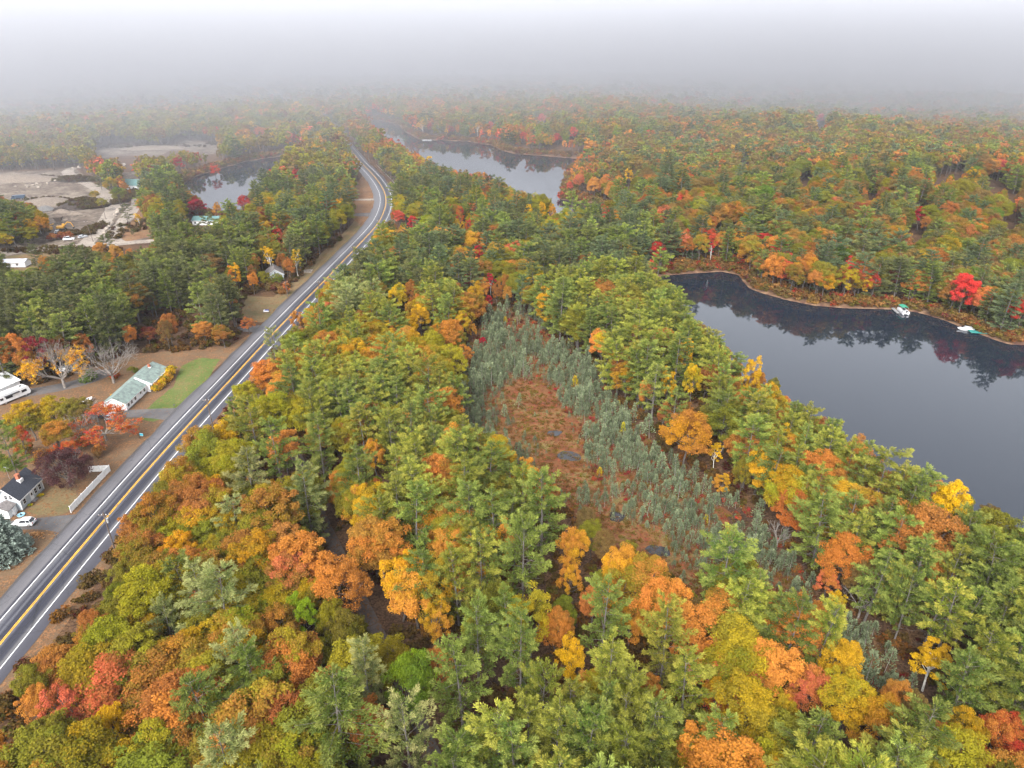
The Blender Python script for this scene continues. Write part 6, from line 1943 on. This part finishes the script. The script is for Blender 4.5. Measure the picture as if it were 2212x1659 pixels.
for sx in (-1, 1):
    for sy in (-1, 1):
        b = MB(); b.tube((sx * 1.6, sy * 1.4, -.1), (sx * 1.5, sy * 1.3, 3.2), .12, .12, 5); b.build('leg', M['black_metal'], ex)
dt = thing('dump_truck', 'dark blue dump truck parked on the quarry floor', 'truck', (-321.0, 471.5, 0), R_(200))
b = MB(); b.prism([(1.4, .7), (3.9, .7), (4.0, 1.7), (3.2, 1.9), (2.9, 2.8), (1.5, 2.8)], 'y', -1.2, 1.2); cb_ = b.build('cab', M['truck_paint'], dt)
b = MB(); b.box(2.95, 3.25, -1.0, 1.0, 1.95, 2.6); b.box(1.8, 2.7, -1.215, 1.215, 1.95, 2.6); b.build('window', M['glass'], cb_)
b = MB(); b.prism([(-3.9, 1.2), (1.2, 1.2), (1.5, 2.9), (-4.2, 2.9)], 'y', -1.25, 1.25); b.build('bed', M['truck_paint'], dt)
b = MB(); b.box(-3.7, 3.6, -.5, .5, .7, 1.15); b.build('chassis', M['black_metal'], dt)
for x in (-3.0, -1.7, 2.9):
    for s in (-1, 1): wheel(dt, x, s * 1.05, .52, .32)
ld = thing('wheel_loader', 'green and white loader at the edge of the quarry', 'loader', (-341.0, 480.0, 0), R_(120))
b = MB(); b.box(-2.2, 1.2, -1.0, 1.0, .9, 2.0, .12); b.build('body', M['canopy_green'], ld)
b = MB(); b.box(-.6, .7, -.8, .8, 2.0, 3.1, .1); b.build('cab', M['sign_white'], ld)
b = MB(); b.prism([(2.0, .2), (3.2, .1), (3.1, .5), (2.4, 1.3), (2.0, 1.3)], 'y', -1.3, 1.3); b.build('bucket', M['black_metal'], ld)
b = MB(); b.tube((.9, .5, 1.6), (2.2, .5, .8), .14); b.tube((.9, -.5, 1.6), (2.2, -.5, .8), .14); b.build('arm', M['canopy_green'], ld)
for x in (-1.4, 1.2):
    for s in (-1, 1): wheel(ld, x, s * 1.05, .65, .4)
car('white pickup van parked by the quarry entrance hedge', -234.0, 373.2, R_(18), 'car_white', 5.4, 2.0, 1.9, 'parked_van', 'van')
car('silver car at the end of the row by the quarry entrance', -229.0, 377.6, R_(60), 'car_silver', 4.6, 1.8, 1.5)

# ------------------------------------------------------------------ boats and docks
pb = thing('pontoon_boat', 'pontoon boat with green canopy moored at the far lake shore', 'boat', (155.2, 267.6, -.72), R_(-95))
for s in (-1, 1):
    b = MB(); n = 10
    b.loft([[(x, s * .95 + r * math.cos(6.283 * i / n), .12 + r * math.sin(6.283 * i / n)) for i in range(n)] for x, r in ((-3.1, .2), (-2.9, .32), (2.5, .32), (3.2, .05))]); b.build('float', M['aluminium'], pb, True)
b = MB(); b.box(-3.0, 2.9, -1.28, 1.28, .42, .52); b.build('deck', M['sign_white'], pb)
for x0, x1, y0, y1 in ((-2.9, 2.8, -1.26, -1.2), (-2.9, 2.8, 1.2, 1.26), (2.74, 2.8, -1.2, -.4), (2.74, 2.8, .4, 1.2), (-2.9, -2.84, -1.2, 1.2)):
    b = MB(); b.box(x0, x1, y0, y1, .52, 1.22); b.build('rail_panel', M['sign_white'], pb)
for x0, x1, y0, y1 in ((-2.7, -1.0, .6, 1.18), (.8, 2.5, .6, 1.18), (.8, 2.5, -1.18, -.6)):
    b = MB(); b.box(x0, x1, y0, y1, .52, .98, .06); b.build('seat', M['car_dark'], pb)
b = MB(); b.box(-.8, -.2, -1.1, -.5, .52, 1.4, .06); b.build('console', M['sign_white'], pb)
cn = MB(); cn.loft([[(-2.6, -1.25, z0 + 2.35) for z0 in (0,)] + [(.9, -1.25, 2.35), (.9, 0, 2.55), (.9, 1.25, 2.35), (-2.6, 1.25, 2.35), (-2.6, 0, 2.55)], [(-2.6, -1.25, 2.43), (.9, -1.25, 2.43), (.9, 0, 2.63), (.9, 1.25, 2.43), (-2.6, 1.25, 2.43), (-2.6, 0, 2.63)]]); cn.build('canopy', M['canopy_green'], pb)
for x in (-2.5, .8):
    for s in (-1, 1):
        b = MB(); b.tube((x, s * 1.2, .52), (x, s * 1.2, 2.38), .03); b.build('canopy_pole', M['aluminium'], pb)
b = MB(); b.box(-3.45, -3.0, -.25, .25, .2, 1.1, .06); b.build('outboard_motor', M['car_dark'], pb)


def dock(label, x, y, rz, L, W, material, n):
    d = thing('dock', label, 'dock', (x, y, -.72), rz)
    for k in range(n):
        b = MB(); b.box(-L / 2 + L * k / n + .02, -L / 2 + L * (k + 1) / n - .02, -W / 2, W / 2, .45, .52); b.build('plank', M[material], d)
    for s in (-1, 1):
        b = MB(); b.box(-L / 2, L / 2, s * W * .42 - .05, s * W * .42 + .05, .33, .448); b.build('beam', M[material], d)
        for x_ in (-L * .46, 0, L * .46):
            b = MB(); b.tube((x_, s * W * .42, -1.2), (x_, s * W * .42, .6), .06); b.build('pile', M['pole_wood'], d)


dock('narrow grey dock beside the green-canopied pontoon boat', 152.6, 268.6, R_(-95), 6.0, 1.2, 'steel', 12)
dock('wide teal dock platform in front of the moored motorboat', 172.6, 246.4, R_(-8), 6.0, 3.0, 'dock_teal', 14)
dock('narrow teal dock walkway joining the beach', 177.2, 249.2, R_(-8), 6.0, 1.3, 'dock_teal', 12)
dock('small white dock on the far lake', -84.5, 746.0, R_(5), 9.0, 3.5, 'sign_white', 8)
mbt = thing('motorboat', 'white covered motorboat moored behind the teal dock', 'boat', (169.8, 249.6, -.72), R_(172))
b = MB(); rings = []
for x, w, zk in ((-2.8, 1.05, -.15), (-1.0, 1.15, -.25), (.8, 1.05, -.2), (2.0, .7, 0), (2.9, .1, .45)):
    rings.append([(x, -w, .75), (x, -w * .7, zk + .15), (x, 0, zk), (x, w * .7, zk + .15), (x, w, .75), (x, w * .8, .82), (x, 0, .88), (x, -w * .8, .82)])
b.loft(rings); b.build('hull', M['sign_white'], mbt)
b = MB(); b.loft([[(-2.5, -.85, .85), (1.2, -.8, .85), (1.2, .8, .85), (-2.5, .85, .85)], [(-1.9, -.3, 1.35), (.4, -.3, 1.5), (.4, .3, 1.5), (-1.9, .3, 1.35)]]); b.build('cover', M['steel'], mbt)
b = MB(); b.loft([[(.9, -.7, .85), (1.6, -.4, .85), (1.6, .4, .85), (.9, .7, .85)], [(.5, -.6, 1.35), (1.0, -.35, 1.35), (1.0, .35, 1.35), (.5, .6, 1.35)]]); b.build('windscreen', M['glass'], mbt)
b = MB(); b.box(-3.2, -2.75, -.2, .2, .1, 1.15, .05); b.build('outboard_motor', M['car_dark'], mbt)

# ------------------------------------------------------------------ trees of the yards
def place_tree(name, label, cat, crown, trunk, x, y, t1, t2, s=1.0, sz=None, rz=0.0):
    return plant(name, crown, trunk, x, y, hz(x, y), s, sz or s, rz, t1, t2, label, cat)


bs_c, bs_t = blue_spruce(901, 12.5, 5.6)
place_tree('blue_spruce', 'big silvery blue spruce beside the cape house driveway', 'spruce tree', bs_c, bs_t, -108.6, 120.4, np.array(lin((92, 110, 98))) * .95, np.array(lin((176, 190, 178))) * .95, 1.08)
pb_c, pb_t = broadleaf(905, R=5.8, H=10.5, n_clump=95, n_leaf=150, leaf=.14, base=.0, trunk_r=.3)
beech = place_tree('purple_beech', 'dark purple beech behind the white vinyl fence', 'beech tree', pb_c, pb_t, -108.2, 146.2, np.array(lin((74, 46, 50))) * .8, np.array(lin((112, 76, 74))) * .8)
sk, tips = skeleton(906, H=11, R=5, levels=4, n0=8, r0=.24, up=.4)
bmesh_ = sk.mesh('branches', M['twig'])
link('branches', bmesh_, beech)
# half-bare orange maple by the trailer
sk, tips = skeleton(911, H=12.5, R=6.5, levels=5, n0=8, r0=.34, up=.34, fan=.95)
tips = tips[tips[:, 2] > 1.5]
pick = (tips[:, 2] < 7.8) & ((tips[:, 1] < 1.6) | (tips[:, 0] < 0)); pick |= (tips[:, 2] < 9.5) & (tips[:, 0] > 3.2)
om = place_tree('maple_tree', 'half-bare maple with orange leaves on its lower boughs by the white trailer', 'maple tree', leafy_tips(912, tips, pick, 14, .55, .15), sk.mesh('trunk', M['twig']), -139.4, 199.8, leaf_col('orange', .02), leaf_col('yellow', .02), 1.12, 1.3)
# bare tree behind the ranch house
sk, tips = skeleton(921, H=14.5, R=6.0, levels=5, n0=9, r0=.34, up=.40, fan=.9)
t_ = link('bare_tree', None, None, (-125.9, 203.3, 0)); tag(t_, 'wide bare grey tree behind the ranch house', 'bare tree'); link('branches', sk.mesh('branches', M['twig']), t_)
# sparse red maple over the ranch driveway
sk, tips = skeleton(931, H=9.5, R=6.5, levels=5, n0=8, r0=.26, up=.22, fan=1.2)
tips = tips[tips[:, 2] > 1.2]
pick = rng.random(len(tips)) < .8
place_tree('maple_tree', 'spreading bright red-orange maple over the ranch driveway', 'maple tree', leafy_tips(932, tips, pick, 13, .5, .14), sk.mesh('trunk', M['twig']), -110.4, 168.0, leaf_col('red', .02), leaf_col('orange', .02), 1.15, 1.0)
for sd, x, y, s, lab in ((941, -116.5, 167.5, .95, 'bare grey tree between the red maple and the purple beech'), (942, -118.0, 178.5, .75, 'bare tree in front of the ranch house gable'), (943, -121.5, 183.5, .5, 'small bare tree beside the ranch house gable'),
                         (944, *at(1207, 1318, 7), .62, 'bare grey tree among the white pines near the bog'), (945, *at(785, 1478, 6), .55, 'pale dead tree standing over the lower lane'), (946, *at(190, 690, 6), .6, 'bare tree in front of the pines behind the camper'),
                         (947, *at(225, 1395, 9), .55, 'bare grey tree among the oaks near the highway'), (948, *at(1525, 1440, 8), .75, 'dead grey tree between the pines and the red-orange maple'), (949, *at(1400, 785, 8), .5, 'bare grey tree on the bog side of the ridge'),
                         (950, *at(1875, 1260, 9), .8, 'bare grey tree among the ridge pines'), (951, *at(1690, 1120, 8), .7, 'dead grey tree at the foot of the ridge pines'), (952, *at(1030, 575, 9), .7, 'bare stems at the head of the bog'), (953, *at(740, 855, 9), .6, 'bare crown among golden oaks by the highway')):
    sk, tips = skeleton(sd, H=10.5, R=4.5, levels=4, n0=6, r0=.22)
    t_ = link('bare_tree', None, None, (x, y, hz(x, y))); t_.scale = (s * 1.1, s * 1.1, s); t_.rotation_euler = (0, 0, sd); tag(t_, lab, 'bare tree'); link('branches', sk.mesh('branches', M['twig']), t_)
# red-orange maple with bare top, lower right
sk, tips = skeleton(961, H=12, R=4.2, levels=5, n0=7, r0=.2, up=.75, fan=.6)
pick = rng.random(len(tips)) < np.where(tips[:, 2] > 8, .22, .8)
place_tree('maple_tree', 'red-orange maple with thinning top beside the yellow-green pine', 'maple tree', leafy_tips(962, tips, pick, 14, .55, .15), sk.mesh('trunk', M['twig']), *at(1592, 1490, 8), leaf_col('salmon', .02), leaf_col('red', .02))

clump_trees = None
# shrubs of the yards
def shrub(label, x, y, s, c1, c2, k, h=1.0, name='shrub'):
    e = link(name, None, None, (x, y, 0), rng.random() * 6.28); e.scale = (s, s, s * h); tag(e, label, 'shrub')
    b = link('foliage', BIGBUSH[k % len(BIGBUSH)], e); b['tint'] = tuple(leaf_col(c1, .05)); b['tint2'] = tuple(leaf_col(c2, .05))


BIGBUSH = [bush(970 + i, 1.0, 1.3, 900, .085) for i in range(4)]
lx, ly = -110.5, 198.6
for k in range(9):
    c1, c2 = (('yellow', 'yellow-green'), ('golden', 'orange'), ('yellow-green', 'yellow'), ('yellow', 'golden'))[k % 4]
    shrub(f"{['first', 'second', 'third', 'fourth', 'fifth', 'sixth', 'seventh', 'eighth', 'ninth'][k]} yellow shrub along the ranch house wing, counted from the driveway end", lx + .4 + .05 * k + rng.normal() * .3, ly - 1.2 + k * 1.45, 1.5 + .5 * rng.random() + (.5 if k > 5 else 0), c1, c2, k)
for k, (X, Y, c1, c2, s) in enumerate([(30, 925, 'olive', 'golden', 3.0), (70, 930, 'olive', 'russet', 3.2), (105, 925, 'russet', 'olive', 2.8), (140, 930, 'olive', 'golden', 3.0), (55, 985, 'rust', 'olive', 2.6), (95, 1000, 'russet', 'rust', 2.6), (125, 985, 'orange', 'red', 2.4), (185, 965, 'russet', 'olive', 2.4), (215, 985, 'russet', 'rust', 2.0), (20, 1010, 'green', 'olive', 2.8)]):
    x, y = at(X, Y); shrub(['broad olive-gold', 'olive-brown', 'brown', 'olive and gold', 'rust-olive', 'brown-rust', 'orange-red', 'low brown', 'low rust-brown', 'dark green'][k] + ' thicket shrub in the grove between the cape house and the camper', x, y, s, c1, c2, k, 1.0)
shrub('round dark green shrub beside the half-bare maple', -134.8, 204.8, 3.0, 'green', 'green', 1, .9)
shrub('low green shrub with red berries under the bare tree', -127.6, 206.6, 2.2, 'green', 'red', 2, .7)
shrub('green shrub behind the bare tree', -123.4, 210.6, 1.9, 'green', 'olive', 3, .8)
shrub('small yellow shrub behind the ranch house', -120.6, 192.6, 1.1, 'yellow', 'golden', 0)
shrub('tiny bright green shrub at the near end of the vinyl fence', -102.9, 136.8, .6, 'lime', 'lime', 1)
shrub('low yellow-green bed along the cape house front', -113.2, 142.2, .8, 'lime', 'yellow', 2, .6)
shrub('low yellow plant bed beside the cape house step', -113.3, 138.2, .7, 'yellow', 'lime', 3, .6)
hx = [at(*p) for p in [(536, 625), (552, 624), (568, 624), (584, 626), (600, 628), (612, 634)]]
for k, (x, y) in enumerate(hx):
    shrub(f"{['first', 'second', 'third', 'fourth', 'fifth', 'sixth'][k]} rust shrub of the hedge behind the signboard lawn, counted from the flagpole", x, y, 2.0 + .8 * (k > 2), ('orange', 'golden', 'rust', 'russet', 'burgundy', 'rust')[k], 'russet', k, .9)
for k, (X, Y) in enumerate([(118, 520), (134, 517), (150, 516)]):
    x, y = at(X, Y); shrub(['west', 'middle', 'east'][k] + ' red-brown bush of the hedge at the quarry entrance', x, y, 3.4, 'burgundy', 'rust', k, .8)


def clump_trees(spec):
    for (X, Y, kind, c1, c2, rad, H, label) in spec:
        x, y = landmark_pos(X, Y, kind, H)
        nm, sp, protos = KIND[kind]; crown, trunk = protos[int(abs(X + Y)) % len(protos)]; br, bh = sized(crown)
        t1, t2 = (needle_col(c1, 0), needle_col(c1, 1)) if kind == 'pine' else (leaf_col(c1, .05), leaf_col(c2, .05))
        plant(nm, crown, trunk, x, y, hz(x, y), rad / br, H / bh, (X * 7 + Y) % 6.28, t1, t2, label, 'pine tree' if kind == 'pine' else sp + ' tree')


clump_trees([
    (20, 455, 'oak', 'olive', 'russet', 4.5, 11, 'olive oak in the quarry corner below the dump truck'), (50, 478, 'oak', 'olive', 'golden', 4.5, 11, 'olive and golden oak left of the excavator'),
    (22, 492, 'oak', 'golden', 'orange', 4.5, 11, 'golden oak near the gravel road bend'), (60, 505, 'oak', 'olive', 'yellow-green', 4.5, 10, 'olive oak beside the red-brown hedge'), (8, 520, 'oak', 'golden', 'yellow-green', 4.4, 10, 'golden oak at the frame edge by the gravel road'),
    (85, 478, 'oak', 'russet', 'olive', 4.0, 9, 'russet oak just left of the screening machine'), (74, 548, 'pine', 'dark green', None, 3.6, 12, 'dark conical pine between gravel road and mobile home'),
    (230, 528, 'pine', 'dark green', None, 4.6, 13, 'dark pine at the mouth of the quarry tracks'), (215, 540, 'oak', 'tan', 'orange', 3.4, 10, 'tan oak beside the dark pine at the quarry mouth'), (250, 545, 'oak', 'tan', 'golden', 3.4, 10, 'tan golden oak in front of the gravel road'),
    (270, 455, 'pine', 'dark green', None, 4.0, 11, 'dark pine between the two quarry tracks and the cottage'), (255, 420, 'oak', 'olive', 'green', 5.0, 12, 'olive oak above the bend of the quarry track'), (240, 398, 'oak', 'olive', 'golden', 5.0, 12, 'olive golden oak above the quarry track'),
    (215, 388, 'pine', 'dark green', None, 4.6, 12, 'dark pine above the top bend of the quarry track'), (225, 372, 'oak', 'olive', 'yellow-green', 5.0, 13, 'olive oak behind the top bend of the quarry track'),
    (305, 430, 'pine', 'blue-green', None, 4.0, 11, 'blue-green pine right of the side track'), (345, 455, 'aspen', 'golden', 'yellow-green', 3.6, 13, 'golden birch between the side track and the pond'),
    (298, 472, 'aspen', 'yellow', 'golden', 2.0, 8, 'slim yellow birch on the bare verge of the side track'), (222, 438, 'oak', 'yellow-green', 'olive', 3.6, 8, 'yellow-green oak on the dark soil mound'), (205, 420, 'oak', 'olive', 'golden', 3.2, 7, 'olive oak on the back of the dark soil mound'),
    (285, 500, 'pine', 'dark green', None, 1.6, 4, 'tiny dark pine on the verge of the side track'), (140, 600, 'oak', 'rust', 'olive', 4.5, 12, 'rust olive oak beside the mobile home'), (170, 585, 'pine', 'green', None, 4.5, 13, 'green pine between mobile home and gravel road'),
    (330, 592, 'aspen', 'lime', 'yellow', 1.4, 8, 'slender lime yellow birch among dark pines'),
])
car('small white van beside the excavator', -247.0, 387.0, R_(30), 'car_white', 4.6, 1.8, 1.7, 'parked_van', 'van')

# ------------------------------------------------------------------ the air
def air(name, x0, x1, y0, y1, z0, z1, density, label, front=None):
    m, nt, out = new_mat(name)
    pv = nt.nodes.new('ShaderNodeVolumePrincipled')
    pv.inputs['Color'].default_value = (0.85, 0.862, 0.92, 1)
    pv.inputs['Density'].default_value = density
    pv.inputs['Anisotropy'].default_value = 0.25
    nt.links.new(pv.outputs[0], out.inputs['Volume'])
    mb = MB()
    if front is None:
        mb.box(x0, x1, y0, y1, z0, z1)
    else:
        mb.prism(front + [(x1, y1), (x0, y1)], 'z', z0, z1)
    o = mb.build(name, m)
    return tag(o, label, 'haze', kind='stuff')


air('haze', -7000, 7000, -6000, 7500, -6.0, HAZE_TOP, HAZE_DENSITY, 'thin pale haze hanging over the whole valley')
for k, (y0, dn) in enumerate(BANK):
    fr = [(-6500 + 250 * i, y0 + (50 + 40 * k) * math.sin(i * 1.7 + k) + (35 + 30 * k) * math.sin(i * .9 + 2 * k)) for i in range(53)]
    air('fog_bank', -6500, 6500, y0, 7000, -5.5 + .1 * k, HAZE_TOP - 1.0 - .5 * k, dn, ['thin front of the low fog bank over the far woods', 'thicker middle of the low fog bank', 'dense back of the fog bank hiding the horizon'][k], fr)
